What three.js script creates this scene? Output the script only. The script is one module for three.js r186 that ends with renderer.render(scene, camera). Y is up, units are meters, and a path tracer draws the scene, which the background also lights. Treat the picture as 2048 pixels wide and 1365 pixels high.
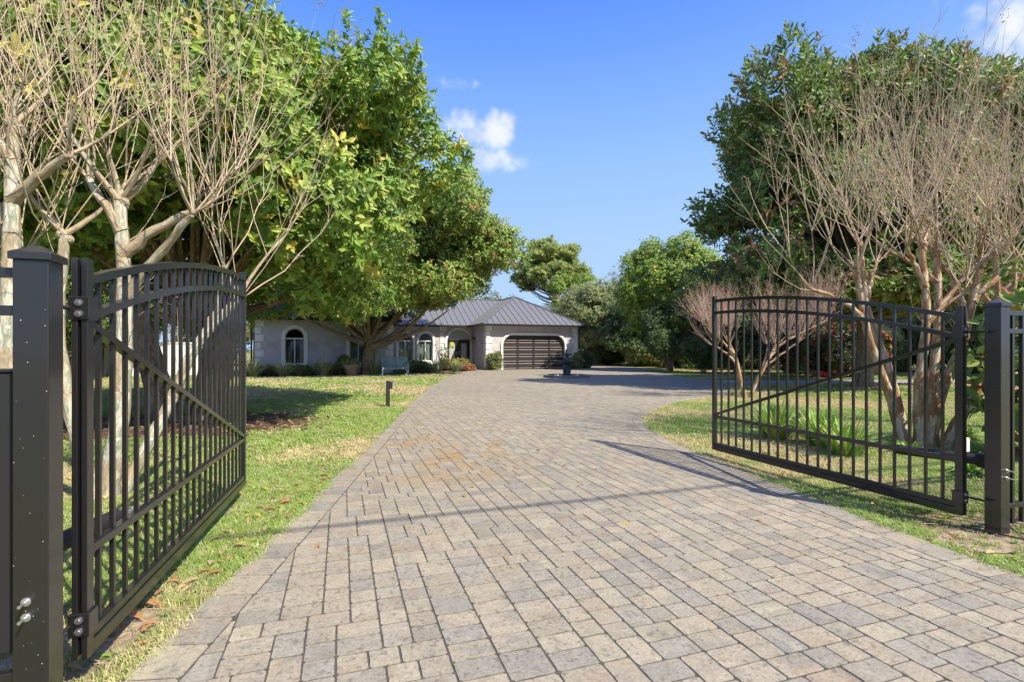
import * as THREE from 'three';
import { mergeGeometries } from 'three/addons/utils/BufferGeometryUtils.js';
import { RoundedBoxGeometry } from 'three/addons/geometries/RoundedBoxGeometry.js';

// ------------------------------------------------------------------ camera, sky, sun, exposure
const scene = new THREE.Scene();
const camera = new THREE.PerspectiveCamera(67.27, 2048 / 1365, 0.05, 1500);
camera.position.set(0, 1.35, 0);
camera.lookAt(0, 1.35, -10);
camera.setViewOffset(2048, 1365, 0, -17.5, 2048, 1365);      // a shifted lens keeps the posts upright
camera.updateProjectionMatrix();
const renderer = new THREE.WebGLRenderer({ antialias: true });
renderer.toneMapping = THREE.LinearToneMapping;
renderer.toneMappingExposure = 1.66;
renderer.shadowMap.enabled = true;
const SUN = new THREE.Vector3(0.76, 1.11, 0.64).normalize();
const sun = new THREE.DirectionalLight(new THREE.Color(1.0, 0.90, 0.75), 5.0);
sun.position.copy(SUN).multiplyScalar(80).add(new THREE.Vector3(0, 0, -20));
sun.target.position.set(0, 0, -20);
sun.castShadow = true;
Object.assign(sun.shadow.camera, { left: -45, right: 45, top: 45, bottom: -45, near: 1, far: 220 });
sun.shadow.mapSize.set(4096, 4096);
scene.add(sun, sun.target);

// ------------------------------------------------------------------ small tools
function rng(seed) { let a = seed >>> 0; return () => { a = (a + 0x6D2B79F5) | 0; let t = Math.imul(a ^ (a >>> 15), 1 | a); t = (t + Math.imul(t ^ (t >>> 7), 61 | t)) ^ t; return ((t ^ (t >>> 14)) >>> 0) / 4294967296; }; }
const R = rng(7);
const rr = (a, b, r = R) => a + (b - a) * r();
const V = (x, y, z) => new THREE.Vector3(x, y, z);
const W = (X, Z, y = 0) => new THREE.Vector3(X, y, -Z);      // Z counts metres in front of the camera
const clamp = (x, a = 0, b = 1) => Math.min(b, Math.max(a, x));
const smooth = (a, b, x) => { const t = clamp((x - a) / (b - a)); return t * t * (3 - 2 * t); };
const lin = (r, g, b) => new THREE.Color().setRGB(r, g, b);
// tiling value noise
function hash(x, y, s) { let h = Math.imul(x, 374761393) ^ Math.imul(y, 668265263) ^ Math.imul(s, 2147483647 ^ 0x5bd1e995); h = Math.imul(h ^ (h >>> 13), 1274126177); return ((h ^ (h >>> 16)) >>> 0) / 4294967296; }
function vnoise(x, y, p, s = 0) {
  const xi = Math.floor(x), yi = Math.floor(y), fx = x - xi, fy = y - yi, m = (v) => ((v % p) + p) % p;
  const u = fx * fx * (3 - 2 * fx), v = fy * fy * (3 - 2 * fy);
  const a = hash(m(xi), m(yi), s), b = hash(m(xi + 1), m(yi), s), c = hash(m(xi), m(yi + 1), s), d = hash(m(xi + 1), m(yi + 1), s);
  return (a + (b - a) * u) * (1 - v) + (c + (d - c) * u) * v;
}
function fbm(u, v, p, oct = 4, s = 0, gain = 0.5) { let t = 0, a = 1, n = 0; for (let i = 0; i < oct; i++) { t += a * vnoise(u * p, v * p, p, s + i); n += a; a *= gain; p *= 2; } return t / n; }
const BIG = 1 << 20;
const noise2 = (x, y, s = 0) => vnoise(x + 5000, y + 5000, BIG, s);
function texture(n, f, srgb = true, repeat = 1) {
  const d = new Uint8Array(n * n * 4);
  for (let j = 0; j < n; j++) for (let i = 0; i < n; i++) {
    const c = f(i / n, j / n), k = (j * n + i) * 4;
    d[k] = clamp(c[0]) * 255; d[k + 1] = clamp(c[1]) * 255; d[k + 2] = clamp(c[2]) * 255; d[k + 3] = 255;
  }
  const t = new THREE.DataTexture(d, n, n); t.wrapS = t.wrapT = THREE.RepeatWrapping; t.magFilter = THREE.LinearFilter; t.minFilter = THREE.LinearMipmapLinearFilter;
  if (srgb) t.colorSpace = THREE.SRGBColorSpace; t.repeat.set(repeat, repeat); t.generateMipmaps = true; t.needsUpdate = true; return t;
}
const grey = (v) => [v, v, v];

// the sky: clear air, paler low down, with a few small fair-weather clouds
{
  const w = 3072, h = 1536, d = new Float32Array(w * h * 4);
  const puffs = [[-5.8, 22.6, 4.8, 2.2], [-1.2, 20.2, 4.2, 1.5], [-6.4, 27.4, 2.2, 0.9], [44.5, 24.5, 5, 4.2], [49, 31, 8, 3]];
  const air = [[0, [0.50, 0.70, 1]], [12, [0.40, 0.62, 1]], [19, [0.305, 0.546, 1]], [30, [0.14, 0.35, 0.98]], [34, [0.095, 0.285, 0.96]], [60, [0.05, 0.17, 0.75]], [90, [0.04, 0.13, 0.6]]];   // elevation in degrees, colour
  const r = rng(91);
  for (let i = 0; i < 34; i++) puffs.push([60 + r() * 250, 12 + r() * 45, 4 + r() * 7, 1.6 + r() * 3]);
  for (let j = 0; j < h; j++) for (let i = 0; i < w; i++) {
    const el = (j + 0.5) / h * 180 - 90, az0 = ((i + 0.5) / w - 0.25) * 360;   // az0 = 0 straight ahead, positive to the right
    const az = ((az0 + 180) % 360 + 360) % 360 - 180;
    let k0 = 0; while (k0 < air.length - 2 && el > air[k0 + 1][0]) k0++;
    const [ea, ca] = air[k0], [eb, cb] = air[k0 + 1], t = clamp((el - ea) / (eb - ea));
    let c = ca.map((x, q) => (x + (cb[q] - x) * t) / 1.6);
    { // brighter, whiter air round the sun
      const ra = az * Math.PI / 180, re = el * Math.PI / 180, ang = Math.acos(clamp(Math.cos(re) * Math.sin(ra) * SUN.x + Math.sin(re) * SUN.y - Math.cos(re) * Math.cos(ra) * SUN.z, -1, 1)) * 57.3, gl = 1.1 * Math.exp(-ang / 11) + 0.30 * Math.exp(-ang / 30); c = c.map((x, q) => x + gl * [1, 0.97, 0.9][q]); }
    if (el < 0) c = [0.20, 0.21, 0.19];
    let m = 0;
    for (const [a, e, wa, he] of puffs) {
      let da = az - a; da = ((da + 180) % 360 + 360) % 360 - 180;
      const x = da * Math.cos(e * Math.PI / 180) / wa, y = (el - e) / he, q = x * x + y * y;
      if (q < 3) {
        const n = fbm((da + 40) / 80, (el + 20) / 80, 16, 6, 40 + Math.round(a), 0.6);
        m = Math.max(m, smooth(0.32, 1.12, (1 - q * 0.55) * 0.75 + (n - 0.5) * 2.5));
      }
    }
    m *= 0.9 * smooth(2, 9, el);
    const k = (j * w + i) * 4;
    for (let z = 0; z < 3; z++) d[k + z] = c[z] + ([0.60, 0.61, 0.625][z] - c[z]) * m;
    d[k + 3] = 1;
  }
  const sky = new THREE.DataTexture(d, w, h, THREE.RGBAFormat, THREE.FloatType);
  sky.mapping = THREE.EquirectangularReflectionMapping; sky.magFilter = sky.minFilter = THREE.LinearFilter; sky.needsUpdate = true;
  scene.background = sky; scene.environment = sky;
}

// ------------------------------------------------------------------ naming and building helpers
const taken = {};
function numbered(name) { const n = taken[name] = (taken[name] ?? -1) + 1; return n ? `${name}_${String(n).padStart(3, '0')}` : name; }
function shade(o) { o.traverse((c) => { if (c.isMesh) { c.castShadow = true; c.receiveShadow = true; } }); return o; }
function tag(o, label, category, group, kind) { o.userData.label = label; o.userData.category = category; if (group) o.userData.group = group; if (kind) o.userData.kind = kind; return o; }
function thing(name, label, category, at = V(0, 0, 0), turn = 0, group) {
  const g = new THREE.Group(); g.name = numbered(name); g.position.copy(at); g.rotation.y = turn; scene.add(g); return tag(g, label, category, group);
}
function plain(g) {
  g = g.index ? g.toNonIndexed() : g;
  for (const k of Object.keys(g.attributes)) if (!['position', 'normal', 'uv', 'color'].includes(k)) g.deleteAttribute(k);
  if (!g.attributes.uv) g.setAttribute('uv', new THREE.BufferAttribute(new Float32Array(g.attributes.position.count * 2), 2));
  return g;
}
const join = (list) => list.length === 1 ? plain(list[0]) : mergeGeometries(list.map(plain));
function part(name, geo, mat, parent) {
  const m = new THREE.Mesh(Array.isArray(geo) ? join(geo) : geo, mat); m.name = parent === scene ? numbered(name) : name; m.castShadow = m.receiveShadow = true; parent.add(m); return m;
}
function box(x, y, z, w, h, d) { return new THREE.BoxGeometry(w, h, d).translate(x, y, z); }
function rbox(x, y, z, w, h, d, r = 0.006, s = 2) { return new RoundedBoxGeometry(w, h, d, s, Math.min(r, w / 2.1, h / 2.1, d / 2.1)).translate(x, y, z); }
function bar(a, b, w, h) {      // a square tube from a to b
  const d = b.clone().sub(a), L = d.length(), g = new THREE.BoxGeometry(L, h, w);
  const m = new THREE.Matrix4(), x = d.normalize(), up = Math.abs(x.y) > 0.99 ? V(1, 0, 0) : V(0, 1, 0), z = x.clone().cross(up).normalize(), y = z.clone().cross(x);
  m.makeBasis(x, y, z).setPosition(a.clone().add(b).multiplyScalar(0.5)); return g.applyMatrix4(m);
}
function rod(a, b, r, s = 10) { return tube([a, b], [r, r], s, true); }
function tube(pts, rad, sides = 6, caps = false, vScale = 1) {
  const n = pts.length, pos = [], nor = [], uv = [], idx = [];
  let N = null, len = 0;
  for (let i = 0; i < n; i++) {
    const T = (pts[Math.min(i + 1, n - 1)].clone().sub(pts[Math.max(i - 1, 0)])).normalize();
    if (!N) { N = Math.abs(T.y) < 0.9 ? V(0, 1, 0) : V(1, 0, 0); }
    N = N.clone().sub(T.clone().multiplyScalar(N.dot(T))).normalize();
    const B = T.clone().cross(N);
    if (i) len += pts[i].distanceTo(pts[i - 1]);
    for (let k = 0; k <= sides; k++) {
      const a = k / sides * Math.PI * 2, c = Math.cos(a), s = Math.sin(a), d = N.clone().multiplyScalar(c).addScaledVector(B, s);
      pos.push(pts[i].x + d.x * rad[i], pts[i].y + d.y * rad[i], pts[i].z + d.z * rad[i]); nor.push(d.x, d.y, d.z); uv.push(k / sides * Math.max(1, Math.round(rad[0] * 12)) * 0.5, len * vScale);
    }
  }
  for (let i = 0; i < n - 1; i++) for (let k = 0; k < sides; k++) { const a = i * (sides + 1) + k, b = a + sides + 1; idx.push(a, a + 1, b, a + 1, b + 1, b); }
  if (caps) for (const [i, f] of [[0, 1], [n - 1, 0]]) {
    const T = (i ? pts[n - 1].clone().sub(pts[n - 2]) : pts[0].clone().sub(pts[1])).normalize(), c = pos.length / 3;
    pos.push(...pts[i].toArray()); nor.push(T.x, T.y, T.z); uv.push(0, 0);
    for (let k = 0; k <= sides; k++) { const q = (i * (sides + 1) + k) * 3; pos.push(pos[q], pos[q + 1], pos[q + 2]); nor.push(T.x, T.y, T.z); uv.push(0, 0); }
    for (let k = 0; k < sides; k++) f ? idx.push(c, c + k + 2, c + k + 1) : idx.push(c, c + k + 1, c + k + 2);
  }
  const g = new THREE.BufferGeometry(); g.setAttribute('position', new THREE.Float32BufferAttribute(pos, 3)); g.setAttribute('normal', new THREE.Float32BufferAttribute(nor, 3)); g.setAttribute('uv', new THREE.Float32BufferAttribute(uv, 2)); g.setIndex(idx); return g;
}
function polyGeo(tris, uvs) { const g = new THREE.BufferGeometry(); g.setAttribute('position', new THREE.Float32BufferAttribute(tris, 3)); if (uvs) g.setAttribute('uv', new THREE.Float32BufferAttribute(uvs, 2)); g.computeVertexNormals(); return g; }
function planarUV(g, k = 1, ax = 'x', ay = 'z') { const p = g.attributes.position, u = new Float32Array(p.count * 2); for (let i = 0; i < p.count; i++) { u[2 * i] = p['get' + ax.toUpperCase()](i) * k; u[2 * i + 1] = p['get' + ay.toUpperCase()](i) * k; } g.setAttribute('uv', new THREE.BufferAttribute(u, 2)); return g; }
const std = (c, rough = 0.8, o = {}) => new THREE.MeshStandardMaterial({ color: Array.isArray(c) ? lin(...c) : c, roughness: rough, ...o });
function inside(poly, x, y) { let c = false; for (let i = 0, j = poly.length - 1; i < poly.length; j = i++) { const [xi, yi] = poly[i], [xj, yj] = poly[j]; if ((yi > y) !== (yj > y) && x < (xj - xi) * (y - yi) / (yj - yi) + xi) c = !c; } return c; }
function toEdge(line, x, y) {   // distance to an open polyline, with the nearest segment
  let best = 1e9, seg = 0; for (let i = 0; i < line.length - 1; i++) { const [ax, ay] = line[i], [bx, by] = line[i + 1], dx = bx - ax, dy = by - ay, t = clamp(((x - ax) * dx + (y - ay) * dy) / (dx * dx + dy * dy)), d = Math.hypot(x - ax - t * dx, y - ay - t * dy); if (d < best) { best = d; seg = i; } } return [best, seg];
}
function spline(pts, n) { const c = new THREE.CatmullRomCurve3(pts.map(([x, y]) => V(x, y, 0)), false, 'centripetal'); return c.getSpacedPoints(n).map((p) => [p.x, p.y]); }

// ------------------------------------------------------------------ materials
const M = {};
M.paver = new THREE.MeshStandardMaterial({ vertexColors: true, roughness: 0.86, map: texture(1024, (u, v) => {
  const a = fbm(u, v * 2.4, 5, 4, 3), b = fbm(u * 1.3, v * 3, 4, 4, 23), sp = fbm(u, v, 128, 2, 9), sp2 = hash(Math.floor(u * 512), Math.floor(v * 512), 5), pit = fbm(u, v, 60, 2, 77);
  let c = [0.93, 0.915, 0.885];
  const g = smooth(0.54, 0.74, a) * 0.5, r = smooth(0.62, 0.8, b) * 0.28, l = smooth(0.5, 0.28, a) * 0.5;
  c = c.map((x, i) => x + ([0.76, 0.77, 0.79][i] - x) * g); c = c.map((x, i) => x + ([0.93, 0.80, 0.68][i] - x) * r); c = c.map((x, i) => x + ([1.0, 0.985, 0.94][i] - x) * l);
  const k = 0.92 + 0.16 * (sp - 0.5) * 2 * 0.6 + (sp2 > 0.965 ? 0.09 : sp2 < 0.05 ? -0.1 : 0) - smooth(0.66, 0.8, pit) * 0.14; return c.map((x) => x * k);
}), bumpMap: texture(512, (u, v) => grey(0.55 * fbm(u, v, 24, 3, 61) + 0.45 * fbm(u, v, 110, 2, 62)), false), bumpScale: 0.003 });
M.jointSand = std([0.105, 0.093, 0.073], 0.95, { map: texture(256, (u, v) => grey(0.65 + 0.35 * fbm(u, v, 40, 3, 4))) });
const lawnTex = texture(1024, (u, v) => {
  const a = fbm(u, v, 7, 4, 31), b = fbm(u, v, 60, 3, 33), s = hash(Math.floor(u * 700), Math.floor(v * 700), 3);
  let c = [0.66, 0.60, 0.38]; const g = smooth(0.40, 0.62, a * 0.6 + b * 0.4); c = c.map((x, i) => x + ([0.50, 0.56, 0.24][i] - x) * g);
  const k = 0.62 + 0.5 * b + (s - 0.5) * 0.28; return c.map((x) => x * k);
});
M.soil = std([0.85, 0.85, 0.85], 0.95, { map: lawnTex, bumpMap: lawnTex, bumpScale: 0.02 });
M.black = new THREE.MeshPhysicalMaterial({ color: lin(0.009, 0.009, 0.0095), roughness: 0.45, clearcoat: 0.7, clearcoatRoughness: 0.12, bumpMap: texture(256, (u, v) => grey(fbm(u, v, 90, 2, 12)), false), bumpScale: 0.0003 });
M.blackMatt = std([0.015, 0.015, 0.016], 0.6);
M.zinc = std([0.62, 0.62, 0.62], 0.32, { metalness: 0.9 });
M.stucco = std([0.56, 0.525, 0.53], 0.92, { bumpMap: texture(512, (u, v) => grey(0.5 * fbm(u, v, 20, 3, 71) + 0.5 * fbm(u, v, 90, 2, 72)), false), bumpScale: 0.012, map: texture(256, (u, v) => grey(0.93 + 0.09 * (fbm(u, v, 6, 4, 73) - 0.5) * 2)) });
M.trim = std([0.82, 0.81, 0.78], 0.7, { map: texture(256, (u, v) => grey(0.95 + 0.06 * (fbm(u, v, 9, 4, 74) - 0.5) * 2)) });
M.roof = std([0.165, 0.168, 0.172], 0.44, { metalness: 0.2 });
M.gutter = std([0.014, 0.014, 0.016], 0.4);
M.brownDoor = std([0.052, 0.040, 0.037], 0.42, { map: texture(512, (u, v) => grey(0.72 + 0.5 * (fbm(u * 0.4, v * 5, 12, 4, 81) - 0.3))) });
M.glint_strip = std([0.40, 0.37, 0.36], 0.35);  // pale colour painted to stand for bevel edges catching the sky
M.darkDoor = std([0.016, 0.012, 0.011], 0.4);
M.glass = new THREE.MeshPhysicalMaterial({ color: lin(0.75, 0.86, 0.82), roughness: 0.03, transmission: 1, thickness: 0, ior: 1.5, specularIntensity: 1 });
M.frost = new THREE.MeshPhysicalMaterial({ color: lin(0.62, 0.64, 0.62), roughness: 0.55, transmission: 0.35, thickness: 0 });
M.blind = std([0.30, 0.31, 0.29], 0.8);
M.interior = std([0.10, 0.10, 0.10], 0.9);
M.teal = std([0.055, 0.085, 0.10], 0.75, { bumpMap: texture(256, (u, v) => grey(fbm(u, v, 30, 4, 66)), false), bumpScale: 0.006, map: texture(256, (u, v) => { const a = fbm(u, v, 8, 4, 67); return [0.7 + 0.5 * (a - 0.4), 0.75 + 0.45 * (a - 0.4), 0.78 + 0.4 * (a - 0.4)]; }) });
M.benchBlue = std([0.30, 0.42, 0.50], 0.7, { map: texture(256, (u, v) => grey(0.8 + 0.3 * (fbm(u * 0.5, v * 4, 10, 4, 88) - 0.4))) });
M.terracotta = std([0.42, 0.27, 0.18], 0.85);
M.stone = std([0.34, 0.32, 0.29], 0.9, { map: texture(256, (u, v) => grey(0.75 + 0.4 * (fbm(u, v, 12, 4, 14) - 0.4))) });
M.whiteStone = std([0.72, 0.71, 0.68], 0.8);
const barkTex = (c1, c2, c3, s, p = 5) => texture(512, (u, v) => { const a = fbm(u, v * 0.6, p, 5, s), b = fbm(u * 2, v * 0.5, p * 2, 4, s + 9), f = fbm(u * 2, v, 40, 2, s + 20); const t = smooth(0.42, 0.6, a), w = smooth(0.58, 0.7, b); return [0, 1, 2].map((i) => ((c1[i] * (1 - t) + c2[i] * t) * (1 - w) + c3[i] * w) * (0.85 + 0.3 * f)); });
const rough = texture(256, (u, v) => grey(fbm(u * 2, v * 0.7, 14, 4, 51)), false);
M.myrtle = std([1, 1, 1], 0.75, { map: barkTex([0.66, 0.56, 0.43], [0.58, 0.43, 0.29], [0.72, 0.66, 0.56], 101), bumpMap: rough, bumpScale: 0.006 });
M.myrtleLichen = std([1, 1, 1], 0.85, { map: barkTex([0.63, 0.56, 0.45], [0.74, 0.73, 0.66], [0.55, 0.57, 0.50], 131, 7), bumpMap: rough, bumpScale: 0.012 });
M.twig = std([0.50, 0.395, 0.27], 0.8);
M.twigPink = std([0.50, 0.34, 0.27], 0.8);
M.seed = std([0.30, 0.20, 0.13], 0.9);
M.bark = std([1, 1, 1], 0.95, { map: barkTex([0.54, 0.47, 0.38], [0.43, 0.36, 0.29], [0.64, 0.59, 0.50], 151, 8), bumpMap: rough, bumpScale: 0.03 });
M.pineBark = std([1, 1, 1], 0.95, { map: barkTex([0.40, 0.30, 0.24], [0.27, 0.21, 0.18], [0.46, 0.36, 0.30], 171, 8) });
const leafMat = (rough = 0.85, coat = 0.28, tr = 0.42) => new THREE.MeshPhysicalMaterial({ color: 0xffffff, roughness: rough, clearcoat: coat, clearcoatRoughness: 0.38, transmission: tr, thickness: 0, side: THREE.DoubleSide });
M.leaf = leafMat(); M.leafDull = leafMat(0.9, 0.1, 0.42);
M.mulch = std([0.17, 0.11, 0.075], 0.95, { map: texture(512, (u, v) => { const a = fbm(u, v, 50, 3, 17), b = fbm(u * 0.6, v * 3, 16, 3, 18); const t = 0.55 * a + 0.45 * b - 0.3; return [0.6 + 0.75 * t, 0.56 + 0.68 * t, 0.5 + 0.6 * t]; }), bumpMap: texture(256, (u, v) => grey(fbm(u, v * 2, 30, 3, 19)), false), bumpScale: 0.03 });
M.sand = std([0.42, 0.37, 0.30], 0.95, { map: texture(512, (u, v) => { const a = fbm(u, v, 30, 4, 27), b = fbm(u * 0.7, v * 3, 20, 3, 28); const t = 0.5 * a + 0.5 * b - 0.4; return [0.8 + 0.5 * t, 0.77 + 0.5 * t, 0.7 + 0.5 * t]; }) });
M.concrete = std([0.40, 0.385, 0.36], 0.9, { map: texture(512, (u, v) => grey(0.78 + 0.35 * (fbm(u, v, 20, 5, 37) - 0.4))) });

// ------------------------------------------------------------------ ground
function sheet(name, poly, y, mat, k = 1, kind = 'structure', label, cat) {
  const s = new THREE.Shape(poly.map(([x, z]) => new THREE.Vector2(x, z)));
  const g = planarUV(new THREE.ShapeGeometry(s, 1).rotateX(-Math.PI / 2), k); g.translate(0, y, 0);
  const m = part(name, g, mat, scene); m.userData.kind = kind; if (label) m.userData.label = label; if (cat) m.userData.category = cat; return m;
}
const SOIL = -0.03;
sheet('ground', [[-300, -300], [300, -300], [300, 400], [-300, 400]], SOIL, M.soil, 0.45, 'structure', 'patchy dry and green lawn spreading round the drive to the trees', 'ground');

const leftEdge = spline([[-1.05, -5], [-1.32, -1], [-1.6, 2.08], [-1.67, 2.94], [-1.81, 4.65], [-2.08, 7.5], [-2.29, 9.6], [-2.9, 17], [-3.25, 26], [-3.05, 29], [-2.72, 31.5], [-3.1, 33.8], [-4.2, 36.55]], 110);
const rightEdge = spline([[6.4, -5], [4.7, -1], [3.6, 1.2], [3.06, 3.05], [2.88, 3.9], [2.68, 5.2], [2.5, 6.6], [2.38, 8.2], [2.54, 9.75], [2.95, 10.9], [3.6, 12.1], [4.67, 13.6], [5.75, 14.6], [7.0, 16.3], [7.9, 18.5], [8.3, 21.5], [8.6, 27], [9.0, 34], [9.2, 40], [6.5, 43]], 130);
const drivePoly = [...leftEdge, [-2.85, 37.05], [-1.74, 34.3], [4.71, 36.9], [2.6, 42], ...rightEdge.slice().reverse()];
const drive = new THREE.Group(); drive.name = 'driveway'; scene.add(drive);
tag(drive, 'wide driveway of tumbled beige and grey concrete pavers running to the garage', 'driveway', null, 'structure');
{
  const s = new THREE.Shape(drivePoly.map(([x, z]) => new THREE.Vector2(x, z)));
  part('joint_sand', planarUV(new THREE.ShapeGeometry(s, 1).rotateX(-Math.PI / 2), 1.5).translate(0, -0.0028, 0), M.jointSand, drive);
  const A = 18.4 * Math.PI / 180, ca = Math.cos(A), sa = Math.sin(A);
  const toW = (u, v) => [u * ca - v * sa, u * sa + v * ca], toL = (X, Z) => [X * ca + Z * sa, -X * sa + Z * ca];
  const U = 0.068, BW = 0.24, r = rng(11);
  const stain = (X, Z) => { const n = noise2(X * 1.3, Z * 0.8, 4) * 0.6 + noise2(X * 4, Z * 3, 5) * 0.4; const d = ((X + 0.75) / 1.35) ** 2 + ((Z - 7.0) / 1.9) ** 2; return clamp(1.25 - d) * smooth(0.28, 0.62, n); };
  function tone(X, Z) {
    const k = 0.93 + 0.16 * r() + 0.10 * (noise2(X * 0.5, Z * 0.5, 8) - 0.5), q = r();
    let c = q < 0.5 ? [0.47, 0.432, 0.35] : q < 0.74 ? [0.435, 0.41, 0.348] : q < 0.88 ? [0.40, 0.39, 0.345] : q < 0.985 ? [0.485, 0.455, 0.36] : [0.46, 0.40, 0.31];
    c = c.map((x) => x * k * 0.805); const st = stain(X, Z); const o = [0.40, 0.27, 0.12]; return c.map((x, i) => x + (o[i] - x) * st * 0.8);
  }
  // one paver: an uneven rounded slab with a worn edge
  function slab(poly, wobble) {
    const n0 = poly.length; let cx = 0, cz = 0; for (const [x, z] of poly) { cx += x / n0; cz += z / n0; }
    const ring = []; const per = wobble ? 3 : 1;
    for (let i = 0; i < n0; i++) {
      const [ax, az] = poly[i], [bx, bz] = poly[(i + 1) % n0];
      for (let k = 0; k < per; k++) {
        const t = wobble ? (k === 0 ? 0 : k === 1 ? 0.07 : 0.93) : 0; if (wobble && k === 0) continue;
        ring.push([ax + (bx - ax) * t, az + (bz - az) * t]);
      }
      if (wobble) ring.push([ax + (bx - ax) * 0.5, az + (bz - az) * 0.5]);
    }
    if (wobble) { // order .12 .88 .5 → .12 .5 .88
      for (let i = 0; i < ring.length; i += 3) { const t = ring[i + 1]; ring[i + 1] = ring[i + 2]; ring[i + 2] = t; }
    }
    const shrink = (d, jit) => ring.map(([x, z]) => { const dx = cx - x, dz = cz - z, L = Math.hypot(dx, dz) || 1, e = d + (jit ? (r() - 0.4) * jit : 0); return [x + dx / L * e, z + dz / L * e]; });
    const o = shrink(0.0023, wobble ? 0.0020 : 0), t = o.map(([x, z]) => { const dx = cx - x, dz = cz - z, L = Math.hypot(dx, dz) || 1, e = 0.0022 + r() * 0.002; return [x + dx / L * e, z + dz / L * e]; });
    const gx = (r() - 0.5) * 0.010, gz = (r() - 0.5) * 0.010, y0 = (r() - 0.5) * 0.002, top = ([x, z]) => y0 + (x - cx) * gx + (z - cz) * gz;
    const pos = [], uv = [], du = r() * 7, dv = r() * 7, turn = r() < 0.5, p3 = (x, y, z) => { pos.push(x, y, -z); const [lu, lv] = toL(x, z); uv.push((turn ? lv : lu) * 0.8 + du, (turn ? lu : lv) * 0.8 + dv); };
    const n = ring.length;
    for (let i = 1; i < n - 1; i++) for (const q of [t[0], t[i], t[i + 1]]) p3(q[0], top(q), q[1]);
    for (let i = 0; i < n; i++) { const j = (i + 1) % n; p3(o[i][0], -0.016, o[i][1]); p3(o[j][0], -0.016, o[j][1]); p3(t[j][0], top(t[j]) , t[j][1]); p3(o[i][0], -0.016, o[i][1]); p3(t[j][0], top(t[j]), t[j][1]); p3(t[i][0], top(t[i]), t[i][1]); }
    const g = polyGeo(pos, uv), c = tone(cx, cz), col = new Float32Array(pos.length); for (let i = 0; i < col.length; i += 3) col.set(c, i);
    g.setAttribute('color', new THREE.BufferAttribute(col, 3)); return [g, cx, cz];
  }
  const cutBy = (poly, ax, az, nx, nz) => { const out = []; for (let i = 0; i < poly.length; i++) { const p = poly[i], q = poly[(i + 1) % poly.length], a = (p[0] - ax) * nx + (p[1] - az) * nz, b = (q[0] - ax) * nx + (q[1] - az) * nz; if (a >= 0) out.push(p); if (a * b < 0) { const t = a / (a - b); out.push([p[0] + (q[0] - p[0]) * t, p[1] + (q[1] - p[1]) * t]); } } return out; };
  const area = (p) => { let s = 0; for (let i = 0; i < p.length; i++) { const a = p[i], b = p[(i + 1) % p.length]; s += a[0] * b[1] - b[0] * a[1]; } return s / 2; };
  const list = [];
  // border course along both edges
  for (const [edge, side] of [[leftEdge, 1], [rightEdge, -1]]) {
    let acc = 0, start = 0; const c = new THREE.CatmullRomCurve3(edge.map(([x, z]) => V(x, z, 0))), L = c.getLength(); let s = 0;
    while (s < L - 0.4) { const len = 0.235 + r() * 0.02, a = c.getPointAt(s / L), b = c.getPointAt(Math.min(1, (s + len) / L)), ta = c.getTangentAt(s / L), tb = c.getTangentAt(Math.min(1, (s + len) / L)); s += len;
      const n = (t) => [t.y * side, -t.x * side], na = n(ta), nb = n(tb);
      if (a.y < -2.2) continue;
      const q = [[a.x, a.y], [b.x, b.y], [b.x + nb[0] * BW, b.y + nb[1] * BW], [a.x + na[0] * BW, a.y + na[1] * BW]]; list.push(area(q) < 0 ? q : q.reverse()); }
  }
  // field: slabs of 2x2, 2x3, 3x2 and 3x3 units in a random bond squared to the gate line
  const u0 = -9, v0 = -7, nu = Math.ceil(32 / U), nv = Math.ceil(52 / U), used = new Uint8Array(nu * nv);
  for (let j = 0; j < nv; j++) for (let i = 0; i < nu; i++) {
    if (used[j * nu + i]) continue;
    let run = 0; while (i + run < nu && !used[j * nu + i + run] && run < 12) run++;
    const q = r(); let w = q < 0.62 ? 3 : 2; if (run - w === 1) w = w === 3 ? 2 : 3; if (w > run) w = run;
    const h = w === 3 ? (r() < 0.26 ? 3 : 2) : (r() < 0.33 ? 3 : 2);
    for (let b = 0; b < h; b++) for (let a = 0; a < w; a++) if (j + b < nv) used[(j + b) * nu + i + a] = 1;
    const x0 = u0 + i * U, y0 = v0 + j * U, c = toW(x0 + w * U / 2, y0 + h * U / 2);
    if (c[1] < -2 || c[1] > 43 || !inside(drivePoly, c[0], c[1]) && Math.min(toEdge(leftEdge, ...c)[0], toEdge(rightEdge, ...c)[0]) > 0.3) continue;
    let poly = [toW(x0, y0), toW(x0 + w * U, y0), toW(x0 + w * U, y0 + h * U), toW(x0, y0 + h * U)];
    let ok = true;
    for (const [edge, side] of [[leftEdge, 1], [rightEdge, -1]]) {
      const [d, sg] = toEdge(edge, ...c); if (d > 0.6) continue;
      const [ax, az] = edge[sg], [bx, bz] = edge[sg + 1], L = Math.hypot(bx - ax, bz - az), nx = (bz - az) / L * side, nz = -(bx - ax) / L * side;
      poly = cutBy(poly, ax + nx * (BW + 0.002), az + nz * (BW + 0.002), nx, nz); if (poly.length < 3 || Math.abs(area(poly)) < 0.0012) { ok = false; break; }
    }
    if (!ok) continue; if (!inside(drivePoly, ...c) && poly.length === 4) { const m = poly.reduce((s, p) => [s[0] + p[0] / 4, s[1] + p[1] / 4], [0, 0]); if (!inside(drivePoly, ...m)) continue; }
    list.push(area(poly) < 0 ? poly : poly.reverse());
  }
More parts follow.
